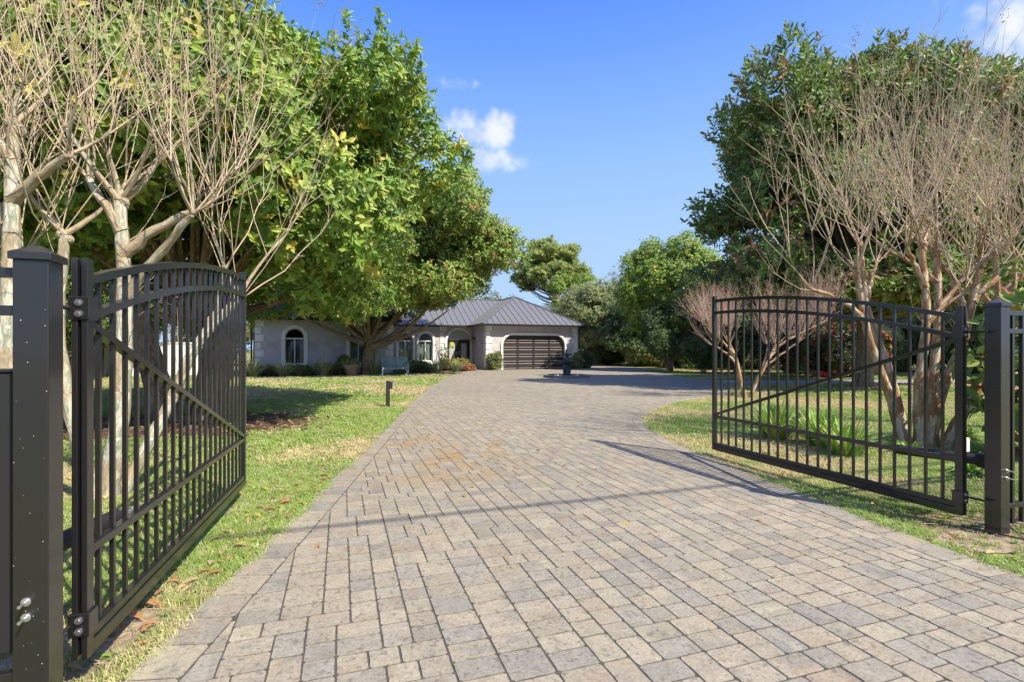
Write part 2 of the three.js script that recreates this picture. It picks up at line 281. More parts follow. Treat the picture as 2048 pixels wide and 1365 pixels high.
  // largest in the picture first
  const seen = list.map((p) => { let cx = 0, cz = 0; for (const [x, z] of p) { cx += x / p.length; cz += z / p.length; } const vis = cz > 1.75 && Math.abs(cx) < cz * 1.02; return { p, cz, k: vis ? Math.abs(area(p)) / (cz * cz * cz) : 0 }; }).sort((a, b) => b.k - a.k);
  const rest = [];
  seen.forEach(({ p, cz, k }, i) => {
    if (k > 0 && i < 300) { const [g, cx, cz2] = slab(p, p.length === 4); g.translate(-cx, 0, cz2); const m = part('paver', g, M.paver, drive); m.position.set(cx, 0, -cz2); }
    else rest.push(slab(p, p.length === 4 && cz > 1 && cz < 9)[0]);
  });
  const m = part('paver_field', join(rest), M.paver, drive); m.userData.kind = 'stuff';
  console.log('pavers', list.length);
}
// pale side path that leaves the court to the right, and the strip of bare sand by the posts
sheet('path', spline([[8.4, 20.0], [11, 19.8], [16, 20.6], [24, 21.5], [40, 22]], 30).concat(spline([[40, 25], [24, 24.3], [16, 23.3], [11, 22.8], [8.5, 23.2]], 30)), -0.02, M.concrete, 0.6, 'structure', 'pale concrete path leading off to the right behind the bare trees', 'path');

// ------------------------------------------------------------------ gate posts, gate leaves, fence
const FA = 18.4 * Math.PI / 180;                                   // the fence line, turned from the picture plane
const fu = W(Math.cos(FA), Math.sin(FA)), fv = W(-Math.sin(FA), Math.cos(FA));
function gatePost(label, X, Z, side) {
  const g = thing('gate_post', label, 'post', W(X, Z, SOIL), FA, 'square black posts of the driveway gate');
  const w = 0.104, H = 1.70;
  part('shaft', [rbox(0, H / 2, 0, w, H, w, 0.004)], M.black, g);
  const cap = [rbox(0, H + 0.012, 0, w + 0.02, 0.026, w + 0.02, 0.003), new THREE.CylinderGeometry(0.018, (w + 0.018) / Math.SQRT2, 0.03, 4, 1).rotateY(Math.PI / 4).translate(0, H + 0.04, 0)];
  part('cap', cap, M.black, g);
  for (const y of [0.435, 0.49]) {
    const b = part('bolt', [rod(V(side * 0.012, y, w / 2), V(side * 0.012, y, w / 2 + 0.045), 0.0055), rod(V(side * 0.012, y, w / 2), V(side * 0.012, y, w / 2 + 0.004), 0.015, 14), rod(V(side * 0.012, y, w / 2 + 0.004), V(side * 0.012, y, w / 2 + 0.014), 0.010, 6)], M.zinc, g); b.receiveShadow = true;
  }
  const s2 = rng(X > 0 ? 5 : 6), specks = [];
  for (let i = 0; i < 34; i++) { const y = Math.pow(s2(), 1.5) * 1.5 + 0.05, x = (s2() - 0.5) * w * 0.92, q = 0.0005 + s2() * 0.0009; specks.push(new THREE.CircleGeometry(q, 5).scale(1.6, 1, 1).rotateZ(s2() * 3).translate(x, y, w / 2 + 0.0008)); }
  const sp = part('dirt_speck', join(specks), M.whiteStone, g); sp.userData.kind = 'stuff';
  return g;
}
gatePost('black square gate post at the left edge of the picture', -1.72, 1.863, -1);
gatePost('black square gate post at the right edge of the picture', 3.61, 3.815, 1);

function gateLeaf(label, X, Z, turn, y0) {
  const g = thing('gate_leaf', label, 'gate', W(X, Z, y0), turn, 'the two arched leaves of the driveway gate');
  const L = 2.72, T = 0.038, top = (s) => 1.53 + 0.37 * (1 - (1 - s / L) ** 2), S = 0.0508;
  // hinge stile: two bars with a slot between, latch stile a single tube
  part('hinge_stile', [rbox(0, 0.8, -0.0165, S, 1.60, 0.02, 0.002), rbox(0, 0.8, 0.0165, S, 1.60, 0.02, 0.002), box(0.012, 0.8, 0, 0.02, 1.58, 0.02)], M.black, g);
  part('latch_stile', [rbox(L, 0.965, 0, S * 0.9, 1.93, S * 0.9, 0.003), box(L, 1.936, 0, S * 0.98, 0.01, S * 0.98)], M.black, g);
  const arch = (off) => { const pos = []; const n = 28, h = 0.036, d = T / 2, a = S / 2, b = L - S / 2; const q = (i, u, v) => { const s = a + (b - a) * i / n; return [s, top(s) - off - (u ? h : 0), v ? d : -d]; };
    for (let i = 0; i < n; i++) for (const [c1, c2] of [[[0, 0], [0, 1]], [[0, 1], [1, 1]], [[1, 1], [1, 0]], [[1, 0], [0, 0]]]) { const A = q(i, ...c1), B = q(i + 1, ...c1), C = q(i + 1, ...c2), D = q(i, ...c2); pos.push(...A, ...C, ...B, ...A, ...D, ...C); }
    return polyGeo(pos); };
  part('top_rail', arch(0), M.black, g); part('arch_rail', arch(0.15), M.black, g);
  part('middle_rail', [rbox(L / 2, 0.42, 0, L - S, 0.036, T, 0.003)], M.black, g);
  part('bottom_rail', [rbox(L / 2, 0.075, 0, L - S, 0.036, T, 0.003), rbox(L / 2, 0.026, 0, L - S, 0.056, S, 0.004)], M.black, g);
  part('diagonal_brace', [bar(V(S / 2, 1.345, 0), V(L - S / 2, 0.45, 0), T * 0.96, 0.03)], M.black, g);
  const p = 0.0185;
  for (let k = 1; k <= 21; k++) { const s = k * L / 22, h = top(s) - 0.006; part('picket', box(s, h / 2 + 0.045, 0, p, h - 0.09, p * 0.98), M.black, g); }
  for (const y of [1.40, 0.14]) {
    const br = part('hinge_bracket', [rbox(0.004, y, 0, S + 0.022, 0.092, S + 0.022, 0.003)], M.black, g);
    for (const dy of [-0.022, 0.022]) part('bolt', [rod(V(-0.032, y + dy, 0.001), V(-0.038, y + dy, 0.001), 0.0135, 16), rod(V(-0.038, y + dy, 0.001), V(-0.041, y + dy, 0.001), 0.007, 6)], M.zinc, br);
    part('hinge_pin', [rod(V(-0.02, y, 0.034 * (X < 0 ? -1 : 1)), V(-0.15, y, 0.034 * (X < 0 ? -1 : 1)), 0.008)], M.blackMatt, br);
  }
  return g;
}
gateLeaf('left gate leaf swung open over the lawn', -1.725, 2.06, (90 + 15.6) * Math.PI / 180, 0.115);
gateLeaf('right gate leaf swung open with its striped shadow on the pavers', 3.44, 3.93, (90 + 18.6) * Math.PI / 180, 0.085);

function fenceRun(label, from, dir, len, name = 'fence_panel', pitch = 0.118, y = 0) {
  const g = thing(name, label, 'fence', from, Math.atan2(-dir.z, dir.x), 'black metal fence panels beside the gate');
  for (const h of [1.655, 1.52, 0.21]) part('rail', rbox(len / 2, h + y, 0, len, 0.036, 0.036, 0.003), M.black, g);
  for (let s = pitch; s < len - 0.02; s += pitch) part('picket', box(s, 0.87 + y, 0, 0.0254, 1.60, 0.0254), M.black, g);
  part('end_post', box(len + 0.03, 0.85, 0, 0.06, 1.72, 0.06), M.black, g);
}
fenceRun('black fence rails cut off by the left edge of the picture', W(-1.72, 1.863, SOIL).addScaledVector(fu, -0.052), fu.clone().negate(), 2.3);
fenceRun('black fence rails cut off by the right edge of the picture', W(3.61, 3.815, SOIL).addScaledVector(fu, 0.052), fu, 2.4);
{
  const c = thing('control_cabinet', 'tall black control box behind the fence at the left edge', 'box', W(-1.72, 1.863, SOIL).addScaledVector(fu, -0.235).addScaledVector(fv, 0.075), FA);
  part('housing', rbox(0, 0.79, 0, 0.30, 1.02, 0.11, 0.008), M.blackMatt, c); part('lid', rbox(0, 1.305, 0, 0.315, 0.012, 0.125, 0.003), M.black, c); part('stand', [rbox(0, 0.16, 0, 0.06, 0.32, 0.06)], M.black, c);
}
// swing-gate motors: a tube and rod from each post to the gate's middle rail
function opener(label, at, to) {
  const g = thing('gate_opener', label, 'gate motor', at, 0, 'swing gate motors'); const d = to.clone().sub(at).normalize(), L = to.distanceTo(at), a = V(0, 0, 0);
  const p = (t) => d.clone().multiplyScalar(t * L);
  part('motor_tube', [tube([p(0.02), p(0.05), p(0.62), p(0.64)], [0.03, 0.042, 0.042, 0.03], 14, true)], M.blackMatt, g);
  part('push_rod', [rod(p(0.62), p(1), 0.011)], M.zinc, g); part('clevis', [rod(p(0.97).add(V(0, -0.03, 0)), p(0.97).add(V(0, 0.03, 0)), 0.016)], M.zinc, g); part('motor_head', [rbox(0, 0, 0, 0.11, 0.12, 0.11, 0.02)], M.blackMatt, g);
}
{
  const d1 = V(-Math.sin(15.6 * Math.PI / 180), 0, -Math.cos(15.6 * Math.PI / 180)), d2 = V(-Math.sin(18.6 * Math.PI / 180), 0, -Math.cos(18.6 * Math.PI / 180));
  opener('black gate motor behind the left gate leaf', W(-1.99, 2.03, 0.50), W(-1.725, 2.06, 0.49).addScaledVector(d1, 0.95).add(V(-0.06, 0, 0)));
  opener('black gate motor behind the right gate leaf', W(3.76, 4.05, 0.47), W(3.44, 3.93, 0.47).addScaledVector(d2, 0.95).add(V(0.07, 0, 0)));
  const b = thing('junction_box', 'small white electric box on a stake behind the right gate post', 'box', W(3.80, 4.32, SOIL), FA);
  part('housing', rbox(0, 0.58, 0, 0.08, 0.12, 0.06, 0.008), M.whiteStone, b); part('stake', [rod(V(0, 0, 0), V(0, 0.5, 0), 0.012)], M.concrete, b);
  const lp = [], q = [[3.42, 3.9], [3.5, 3.8], [3.62, 3.62], [3.72, 3.66], [3.78, 3.9], [3.76, 4.05]].map(([x, z], i) => W(x, z, i === 5 ? 0.4 : 0.012)); const cv = new THREE.CatmullRomCurve3(q);
  tag(part('motor_cable', tube(cv.getPoints(30), Array(31).fill(0.006), 6), M.blackMatt, scene), 'thin black cable looping over the sand by the right gate post', 'cable');
}
// overhead service line that draws one soft stripe across the drive; its poles stand outside the picture
{
  const dir = fu.clone(), at = W(3.9, -0.75, 8.0), H = 8.0;
  const pts = []; for (let i = 0; i <= 30; i++) { const s = (i / 30 - 0.5) * 64; pts.push(at.clone().addScaledVector(dir, s).add(V(0, 0.5 * ((s / 32) ** 2), 0))); }
  tag(part('service_cable', tube(pts, Array(31).fill(0.024), 6), M.blackMatt, scene), 'overhead service cable strung along the street above the gate', 'cable');
  for (const [s, l] of [[-32, 'timber service pole along the street left of the gate'], [32, 'timber service pole along the street right of the gate']]) {
    const b = at.clone().addScaledVector(dir, s); b.y = SOIL; const p = thing('utility_pole', l, 'pole', b, FA); part('pole', [tube([V(0, 0, 0), V(0, 9.2, 0)], [0.15, 0.11], 12, true)], M.bark, p); part('cross_arm', rbox(0, 8.4, 0, 0.1, 0.12, 1.6), M.bark, p);
  }
}

// ------------------------------------------------------------------ the house
{
  const TH = 22 * Math.PI / 180, h = thing('house', 'low mauve stucco house with white quoins and dark metal hip roof', 'house', W(-1.74, 34.3, 0), TH);
  const EAVE = 3.07, WT = 3.0, T = 0.22, PITCH = 2.27 / 3.93;
  // a wall along local x from x0 to x1 with its face at depth q; holes: {x,w,y0,y1,arch}
  function hole(x, w, y0, y1, arch, r = 0) {
    const p = new THREE.Path(), a = x - w / 2, b = x + w / 2;
    if (arch) { p.moveTo(a, y0); p.lineTo(b, y0); p.lineTo(b, y1 - w / 2); p.absarc(x, y1 - w / 2, w / 2, 0, Math.PI); p.lineTo(a, y0); }
    else { p.moveTo(a, y0); p.lineTo(b, y0); p.lineTo(b, y1 - r); p.absarc(b - r, y1 - r, r, 0, Math.PI / 2); p.lineTo(a + r, y1); p.absarc(a + r, y1 - r, r, Math.PI / 2, Math.PI); p.lineTo(a, y0); }
    return p;
  }
  function asShape(path) { return new THREE.Shape(path.getPoints(14)); }
  function wall(x0, x1, q, holes) {
    const s = new THREE.Shape([[x0, -0.05], [x1, -0.05], [x1, WT], [x0, WT]].map(([x, y]) => new THREE.Vector2(x, y))); s.holes.push(...holes);
    const g = new THREE.ExtrudeGeometry(s, { depth: T, bevelEnabled: false, curveSegments: 14 }); g.translate(0, 0, -q - T); planarUV(g, 0.5, 'x', 'y'); part('wall', g, M.stucco, h);
  }
  function sideWall(x, q0, q1) { part('wall', planarUV(box(x, (WT - 0.05) / 2, -(q0 + q1) / 2, T, WT + 0.05, q1 - q0), 0.5, 'z', 'y'), M.stucco, h); }
  const WX = [[-11.75, -2.2], [-8.42, -2.2], [-4.83, 2.96], [-3.43, 2.96]];          // window centres and wall depths
  const WW = 1.0, W0 = 0.55, W1 = 2.52, win = (x) => hole(x, WW, W0, W1, true);
  wall(-13.7, -6.5, -2.2, [win(WX[0][0]), win(WX[1][0])]);
  wall(-6.5 + T / 2 + 0.002, 0.0, 2.96, [win(WX[2][0]), win(WX[3][0]), hole(-1.05, 1.72, 0.26, 2.78, true)]);
  wall(0.0, 6.96, 0, [hole(3.55, 4.72, -0.04, 2.36, false, 0.72)]);
  sideWall(-13.7 + T / 2, -2.2 + T + 0.002, 10.2); sideWall(-6.5 - T / 2, -2.2 + T + 0.002, 3.2); sideWall(0 + T / 2, T + 0.002, 2.95); sideWall(6.96 - T / 2, T + 0.002, 10.2);
  part('wall', box(-3.4, 1.5, -10.2, 20.6, 3.0, 0.2), M.stucco, h);
  part('inner_wall', box(-3.4, 1.5, -5.6, 20.2, 3, 0.1), M.interior, h);
  const plan = new THREE.Shape([[-13.5, -2.0], [-6.7, -2.0], [-6.7, 3.1], [0.2, 3.1], [0.2, 0.3], [6.8, 0.3], [6.8, 10.1], [-13.5, 10.1]].map(([x, q]) => new THREE.Vector2(x, q)));
  part('floor', new THREE.ShapeGeometry(plan).rotateX(-Math.PI / 2).translate(0, 0.02, 0), M.interior, h);
  // arched windows: surround, frame, two lights and a fanlight, blinds behind
  const ringShape = (x, w, y0, y1, t, arch = true, r = 0) => { const o = asShape(hole(x, w + 2 * t, y0 - (arch ? t : 0), y1 + t, arch, r ? r + t : 0)); o.holes.push(hole(x, w, y0, y1, arch, r)); return o; };
  WX.forEach(([x, q], wi) => {
    const g = new THREE.Group(); g.name = 'window'; h.add(g);
    part('surround', planarUV(new THREE.ExtrudeGeometry(ringShape(x, WW, W0, W1, 0.15), { depth: 0.07, bevelEnabled: true, bevelSize: 0.012, bevelThickness: 0.012, bevelSegments: 1, curveSegments: 14 }).translate(0, 0, -q + 0.002), 0.5, 'x', 'y'), M.trim, g);
    part('sill', rbox(x, W0 - 0.17, -q + 0.06, WW + 0.42, 0.08, 0.16, 0.01), M.trim, g);
    part('frame', [new THREE.ExtrudeGeometry(ringShape(x, WW - 0.11, W0 + 0.055, W1 - 0.055, 0.054), { depth: 0.06, bevelEnabled: false, curveSegments: 14 }).translate(0, 0, -q - 0.14), box(x, W1 - WW / 2 - 0.06, -q - 0.11, WW - 0.1, 0.07, 0.06), box(x, (W0 + W1 - WW / 2) / 2 - 0.02, -q - 0.112, 0.05, W1 - WW / 2 - W0 - 0.1, 0.056)], M.trim, g);
    part('pane', new THREE.ShapeGeometry(asShape(hole(x, WW - 0.06, W0 + 0.03, W1 - 0.03, true)), 14).translate(0, 0, -q - 0.125), M.glass, g);
    const bl = []; for (let y = W0 + 0.08; y < W1 - WW / 2 - 0.06; y += 0.05) bl.push(box(0, 0, 0, wi === 0 ? WW * 0.94 : WW * 0.9, 0.005, 0.045).rotateX(wi === 0 ? 0.35 : 0.9).translate(x, y, -q - 0.23));
    const b = part('blind', join(bl), M.blind, g); b.userData.kind = 'stuff';
  });
  // quoins: alternate long and short white blocks
  function quoin(x, q, dir, n = 7, both = 0) { for (let i = 0; i < n; i++) { const w = i % 2 ? 0.30 : 0.44, y0 = WT - 0.41 * (i + 1) + 0.01; if (y0 < -0.02) break; part('quoin', planarUV(rbox(x + dir * w / 2, y0 + 0.195, -q + 0.014, w, 0.37, 0.05, 0.012), 0.5, 'x', 'y'), M.trim, h); if (both) part('quoin', rbox(x + (both > 0 ? 1 : -1) * 0.014, y0 + 0.195, -q - (0.44 - w + 0.3) / 2 - 0.02, 0.05, 0.37, 0.44 - w + 0.3, 0.012), M.trim, h); } }
  quoin(-13.7, -2.2, 1); quoin(-6.5, -2.2, -1, 7, 1); quoin(-2.42, 2.96, 1); quoin(0, 0, 1, 7, -1); quoin(6.96, 0, -1);
  // entry: arched surround, transom, twin dark doors with leaded glass
  {
    const x = -1.05, w = 1.72, g = new THREE.Group(); g.name = 'entry'; h.add(g); const q = 2.96;
    part('surround', new THREE.ExtrudeGeometry(ringShape(x, w, 0.26, 2.78, 0.14), { depth: 0.07, bevelEnabled: true, bevelSize: 0.012, bevelThickness: 0.012, bevelSegments: 1, curveSegments: 14 }).translate(0, 0, -q + 0.002), M.trim, g);
    part('step', rbox(x, 0.115, -q + 0.35, 2.5, 0.27, 0.9, 0.02), M.stone, g);
    part('fanlight', new THREE.ShapeGeometry(asShape(hole(x, w - 0.02, 2.02, 2.77, true)), 14).translate(0, 0, -q - 0.15), M.frost, g);
    part('transom', [rbox(x, 2.02, -q - 0.14, w, 0.1, 0.1, 0.01)], M.darkDoor, g);
    for (const s of [-1, 1]) {
      const d = part('door', [new THREE.ExtrudeGeometry((() => { const o = asShape(hole(x + s * w / 4, w / 2 - 0.01, 0.27, 1.97, false, 0.001)); o.holes.push(hole(x + s * w / 4, 0.44, 0.48, 1.82, false, 0.001)); return o; })(), { depth: 0.05, bevelEnabled: true, bevelSize: 0.008, bevelThickness: 0.008, bevelSegments: 1 }).translate(0, 0, -q - 0.19)], M.darkDoor, g);
      part('glass', new THREE.ShapeGeometry(asShape(hole(x + s * w / 4, 0.46, 0.47, 1.83, false, 0.001))).translate(0, 0, -q - 0.16), M.frost, d);
      part('handle', [rod(V(x + s * 0.09, 0.95, -q - 0.09), V(x + s * 0.09, 1.25, -q - 0.09), 0.014), rod(V(x + s * 0.09, 0.97, -q - 0.13), V(x + s * 0.09, 0.97, -q - 0.09), 0.01), rod(V(x + s * 0.09, 1.23, -q - 0.13), V(x + s * 0.09, 1.23, -q - 0.09), 0.01)], M.zinc, d);
    }
    const l = new THREE.Group(); l.name = 'wall_lantern'; h.add(l); const lx = -0.02, lz = -2.35;
    part('bracket', [rbox(lx - 0.03, 2.12, lz, 0.04, 0.22, 0.1, 0.01), rod(V(lx - 0.04, 2.2, lz), V(lx - 0.16, 2.2, lz), 0.012)], M.gutter, l);
    part('cage', [rbox(lx - 0.16, 2.15, lz, 0.17, 0.03, 0.17), rbox(lx - 0.16, 1.85, lz, 0.13, 0.03, 0.13), new THREE.ConeGeometry(0.13, 0.12, 4).rotateY(Math.PI / 4).translate(lx - 0.16, 2.225, lz), ...[[-1, -1], [1, -1], [-1, 1], [1, 1]].map(([a, b]) => bar(V(lx - 0.16 + a * 0.055, 1.86, lz + b * 0.055), V(lx - 0.16 + a * 0.07, 2.14, lz + b * 0.07), 0.014, 0.014))], M.gutter, l);
    part('lamp_glass', new THREE.CylinderGeometry(0.075, 0.06, 0.27, 4).rotateY(Math.PI / 4).translate(lx - 0.16, 2.0, lz), M.frost, l);
  }
  // garage door: five sections of four raised panels in a rounded white surround
  {
    const x = 3.55, w = 4.72, g = new THREE.Group(); g.name = 'garage_door'; h.add(g);
    part('surround', new THREE.ExtrudeGeometry((() => { const o = asShape(hole(x, w + 0.26, -0.06, 2.49, false, 0.85)); o.holes.push(hole(x, w, -0.03, 2.36, false, 0.72)); return o; })(), { depth: 0.08, bevelEnabled: true, bevelSize: 0.012, bevelThickness: 0.012, bevelSegments: 1, curveSegments: 14 }).translate(0, 0, 0.002), M.trim, g);
    const rows = 5, rh = 0.482, cw = (w + 0.1) / 4, zf = -0.17;
    for (let r = 0; r < rows; r++) {
      const s = part('section', [box(x, r * rh + rh / 2, zf - 0.02, w + 0.1, rh - 0.012, 0.04), box(x, r * rh + 0.045, zf + 0.009, w + 0.1, 0.075, 0.018), box(x, r * rh + rh - 0.045, zf + 0.009, w + 0.1, 0.075, 0.018), ...[0, 1, 2, 3, 4].map((c) => box(x - (w + 0.1) / 2 + c * cw, r * rh + rh / 2, zf + 0.009, c % 4 ? 0.16 : 0.1, rh - 0.17, 0.017))], M.brownDoor, g);
      for (let c = 0; c < 4; c++) {
        const pw = cw - 0.24, ph = rh - 0.24, cx = x - (w + 0.1) / 2 + (c + 0.5) * cw, cy = r * rh + rh / 2;
        const sh = new THREE.Shape([[-pw / 2, -ph / 2], [pw / 2, -ph / 2], [pw / 2, ph / 2], [-pw / 2, ph / 2]].map((v) => new THREE.Vector2(...v)));
        part('panel', planarUV(new THREE.ExtrudeGeometry(sh, { depth: 0.002, bevelEnabled: true, bevelSize: 0.03, bevelThickness: 0.022, bevelSegments: 1 }).translate(cx, cy, zf - 0.005), 0.6, 'x', 'y'), M.brownDoor, s);
        for (const e of [-1, 1]) part('glint_strip', bar(V(cx - pw / 2 - 0.035, cy + e * (ph / 2 + 0.034), zf + 0.012), V(cx + pw / 2 + 0.035, cy + e * (ph / 2 + 0.034), zf + 0.012), 0.02, 0.026), M.glint_strip, s);  // added pale strips: the glint along each panel bevel, put into colour
      }
    }
  }
  // standing-seam roof: every tray between two seams is a panel
  function slope(pts, eaveDir) {
    const P = pts.map(([p, q, y]) => V(p, y, -q)), n = P[1].clone().sub(P[0]).cross(P[2].clone().sub(P[0])).normalize(); if (n.y < 0) n.negate();
    const a = V(eaveDir[0], 0, -eaveDir[1]).normalize(), s = n.clone().cross(a).normalize(); if (s.y < 0) s.negate();
    const o = P[0], f = P.map((p) => { const d = p.clone().sub(o); return [d.dot(a), d.dot(s)]; });
    const lo = Math.min(...f.map((p) => p[0])), hi = Math.max(...f.map((p) => p[0])), pitch = 0.455;
    const cut = (poly, at, sg) => { const out = []; for (let i = 0; i < poly.length; i++) { const p = poly[i], q = poly[(i + 1) % poly.length], A = (p[0] - at) * sg, B = (q[0] - at) * sg; if (A >= 0) out.push(p); if (A * B < 0) { const t = A / (A - B); out.push([p[0] + (q[0] - p[0]) * t, p[1] + (q[1] - p[1]) * t]); } } return out; };
    const at = ([u, v], up) => o.clone().addScaledVector(a, u).addScaledVector(s, v).addScaledVector(n, up);
    for (let x = lo + 0.0; x < hi - 0.02; x += pitch) {
      let poly = cut(cut(f, x, 1), Math.min(x + pitch, hi), -1); if (poly.length < 3) continue;
      const pos = []; for (let i = 1; i < poly.length - 1; i++) for (const k of [0, i, i + 1]) pos.push(...at(poly[k], 0).toArray());
      const list = [polyGeo(pos)]; const v = poly.filter((p) => Math.abs(p[0] - x) < 1e-4).map((p) => p[1]);
      if (v.length > 1 && Math.max(...v) - Math.min(...v) > 0.05) list.push(bar(at([x, Math.min(...v)], 0.018), at([x, Math.max(...v)], 0.018), 0.022, 0.04));
      part('roof_panel', list, M.roof, roof);
    }
  }
  const roof = new THREE.Group(); roof.name = 'roof'; h.add(roof);
  const RY = EAVE + 2.27, e = EAVE + 0.01;
  slope([[-0.45, -0.45, e], [7.41, -0.45, e], [3.48, 3.48, RY]], [1, 0]);
  slope([[-0.45, -0.45, e], [3.48, 3.48, RY], [3.48, 6.44, RY], [-0.45, 2.51, e]], [0, 1]);
  slope([[7.41, -0.45, e], [3.48, 3.48, RY], [3.48, 6.44, RY], [7.41, 10.37, e]], [0, 1]);
  slope([[-0.45, 2.51, e], [3.48, 6.44, RY], [-10.1, 6.44, RY], [-6.17, 2.51, e]], [1, 0]);
  slope([[-6.17, -2.53, e], [-6.17, 2.51, e], [-10.1, 6.44, RY], [-10.1, 1.4, RY]], [0, 1]);
  slope([[-14.03, -2.53, e], [-6.17, -2.53, e], [-10.1, 1.4, RY]], [1, 0]);
  slope([[-14.03, -2.53, e], [-10.1, 1.4, RY], [-10.1, 6.44, RY], [-14.03, 10.37, e]], [0, 1]);
  slope([[-14.03, 10.37, e], [-10.1, 6.44, RY], [3.48, 6.44, RY], [7.41, 10.37, e]], [1, 0]);
  const cap = (p1, p2) => part('ridge_cap', bar(V(p1[0], p1[2] + 0.03, -p1[1]), V(p2[0], p2[2] + 0.03, -p2[1]), 0.16, 0.05), M.roof, roof);
  cap([-0.45, -0.45, e], [3.48, 3.48, RY]); cap([7.41, -0.45, e], [3.48, 3.48, RY]); cap([3.48, 3.48, RY], [3.48, 6.44, RY]); cap([3.48, 6.44, RY], [-10.1, 6.44, RY]); cap([-14.03, -2.53, e], [-10.1, 1.4, RY]); cap([-6.17, -2.53, e], [-10.1, 1.4, RY]); cap([-10.1, 1.4, RY], [-10.1, 6.44, RY]); cap([7.41, 10.37, e], [3.48, 6.44, RY]);
  // gutters, soffits, downpipes
  const gut = (a, b) => part('gutter', [bar(V(a[0], EAVE - 0.065, -a[1]), V(b[0], EAVE - 0.065, -b[1]), 0.13, 0.14)], M.gutter, h);
  gut([-0.51, -0.51], [7.47, -0.51]); gut([-0.51, -0.57], [-0.51, 2.38]); gut([-0.45, 2.45], [-6.03, 2.45]); gut([-6.11, -2.66], [-6.11, 2.38]); gut([-14.1, -2.59], [-6.18, -2.59]); gut([7.47, -0.44], [7.47, 10.3]); gut([-14.1, -2.66], [-14.1, 10.3]);
  const soffit = new THREE.Shape([[-14.05, -2.55], [-6.15, -2.55], [-6.15, 2.5], [-0.46, 2.5], [-0.46, -0.46], [7.42, -0.46], [7.42, 10.4], [-14.05, 10.4]].map(([x, q]) => new THREE.Vector2(x, q)));
  part('soffit', new THREE.ShapeGeometry(soffit).rotateX(-Math.PI / 2).translate(0, EAVE - 0.05, 0), M.trim, h);
  const down = (x, q, sx) => part('downpipe', [tube([V(x + sx * 0.05, EAVE - 0.1, -q + 0.42), V(x, EAVE - 0.32, -q + 0.12), V(x, EAVE - 0.45, -q + 0.06), V(x, 0.25, -q + 0.06), V(x + sx * 0.05, 0.1, -q + 0.2)], [0.045, 0.045, 0.045, 0.045, 0.045], 8)], M.gutter, h);
  down(-13.85, -2.2, 1); down(7.06, 0, -1);
  part('security_camera', [rbox(6.75, 2.78, 0.1, 0.09, 0.09, 0.16, 0.02)], M.trim, h);
  // sign hung on the left door
  const cv = document.createElement('canvas'); cv.width = 128; cv.height = 200; const cx = cv.getContext('2d'); cx.fillStyle = '#1f8a35'; cx.fillRect(0, 0, 128, 200); cx.fillStyle = '#e6b422'; cx.fillRect(8, 10, 112, 84); cx.fillStyle = '#d8d23a'; cx.fillRect(18, 118, 92, 26); cx.fillStyle = '#8fc94a'; cx.fillRect(14, 156, 100, 16);
  const st = new THREE.CanvasTexture(cv); st.colorSpace = THREE.SRGBColorSpace;
  const sg = thing('door_sign', 'small yellow and green sign hung on the left front door', 'sign', h.localToWorld(V(-1.5, 1.70, -2.96 - 0.115)), TH); h.updateMatrixWorld(); sg.position.copy(V(-1.5, 1.70, -2.96 - 0.11).applyMatrix4(h.matrixWorld));
  part('board', [box(0, 0, 0, 0.26, 0.40, 0.012)], M.trim, sg); part('print', new THREE.PlaneGeometry(0.25, 0.39).translate(0, 0, 0.0085), std([1, 1, 1], 0.6, { map: st }), sg);
}

// ------------------------------------------------------------------ foliage tools
function leafShape(l, w, fold = 0.18, droop = 0.15) {       // an oval pointed leaf along +z, folded on its midrib
  const row = [[0, 0], [0.36, 0.2], [0.5, 0.45], [0.36, 0.75], [0, 1]], P = (k, s) => [s * row[k][0] * w, row[k][0] * w * fold * 2 - droop * l * row[k][1] ** 2, row[k][1] * l], C = (k) => [0, -droop * l * row[k][1] ** 2, row[k][1] * l], t = [];
  for (const sd of [-1, 1]) for (let k = 0; k < 4; k++) { const q = (...v) => t.push(...(sd < 0 ? v : [v[0], v[2], v[1]]).flat()); if (row[k + 1][0]) q(C(k), C(k + 1), P(k + 1, sd)); else q(C(k), C(k + 1), P(k, sd)); if (row[k][0] && row[k + 1][0]) q(C(k), P(k + 1, sd), P(k, sd)); }
  return polyGeo(t);
}
function whorl(n, l, w, up = 0.5, seed = 1, spread = 0.35) {  // a twig tip with its leaves
  const r = rng(seed), list = [];
  for (let i = 0; i < n; i++) { const k = 0.7 + r() * 0.5; list.push(leafShape(l * k, w * k, 0.1 + r() * 0.14, r() * 0.3 - 0.05).rotateZ((r() - 0.5) * 1.3).rotateX(-up * (r() * 2.2 - 0.35)).rotateY(i * 2.4 + r() * 0.9).translate((r() - 0.5) * l * spread * 1.6, (i / n - 0.5) * l * 1.5, (r() - 0.5) * l * spread * 1.6)); }
  return join(list);
}
const Q = new THREE.Quaternion(), UPV = V(0, 1, 0);
function scatter(name, geo, mat, places, parent, kind = 'stuff') {     // places: [{p, d, s, c, spin}]
  const m = new THREE.InstancedMesh(geo, mat, places.length); m.name = parent === scene ? numbered(name) : name; m.castShadow = m.receiveShadow = true;
  const M4 = new THREE.Matrix4(), sc = V(1, 1, 1), q2 = new THREE.Quaternion();
  places.forEach((o, i) => { Q.setFromUnitVectors(UPV, o.d); q2.setFromAxisAngle(UPV, o.spin); Q.multiply(q2); M4.compose(o.p, Q, sc.setScalar(o.s)); m.setMatrixAt(i, M4); if (o.c) m.setColorAt(i, o.c); });
  parent.add(m); if (kind) m.userData.kind = kind; return m;
}
const bez = (a, b, c, n) => { const o = []; for (let i = 0; i <= n; i++) { const t = i / n; o.push(a.clone().multiplyScalar((1 - t) ** 2).addScaledVector(b, 2 * t * (1 - t)).addScaledVector(c, t * t)); } return o; };
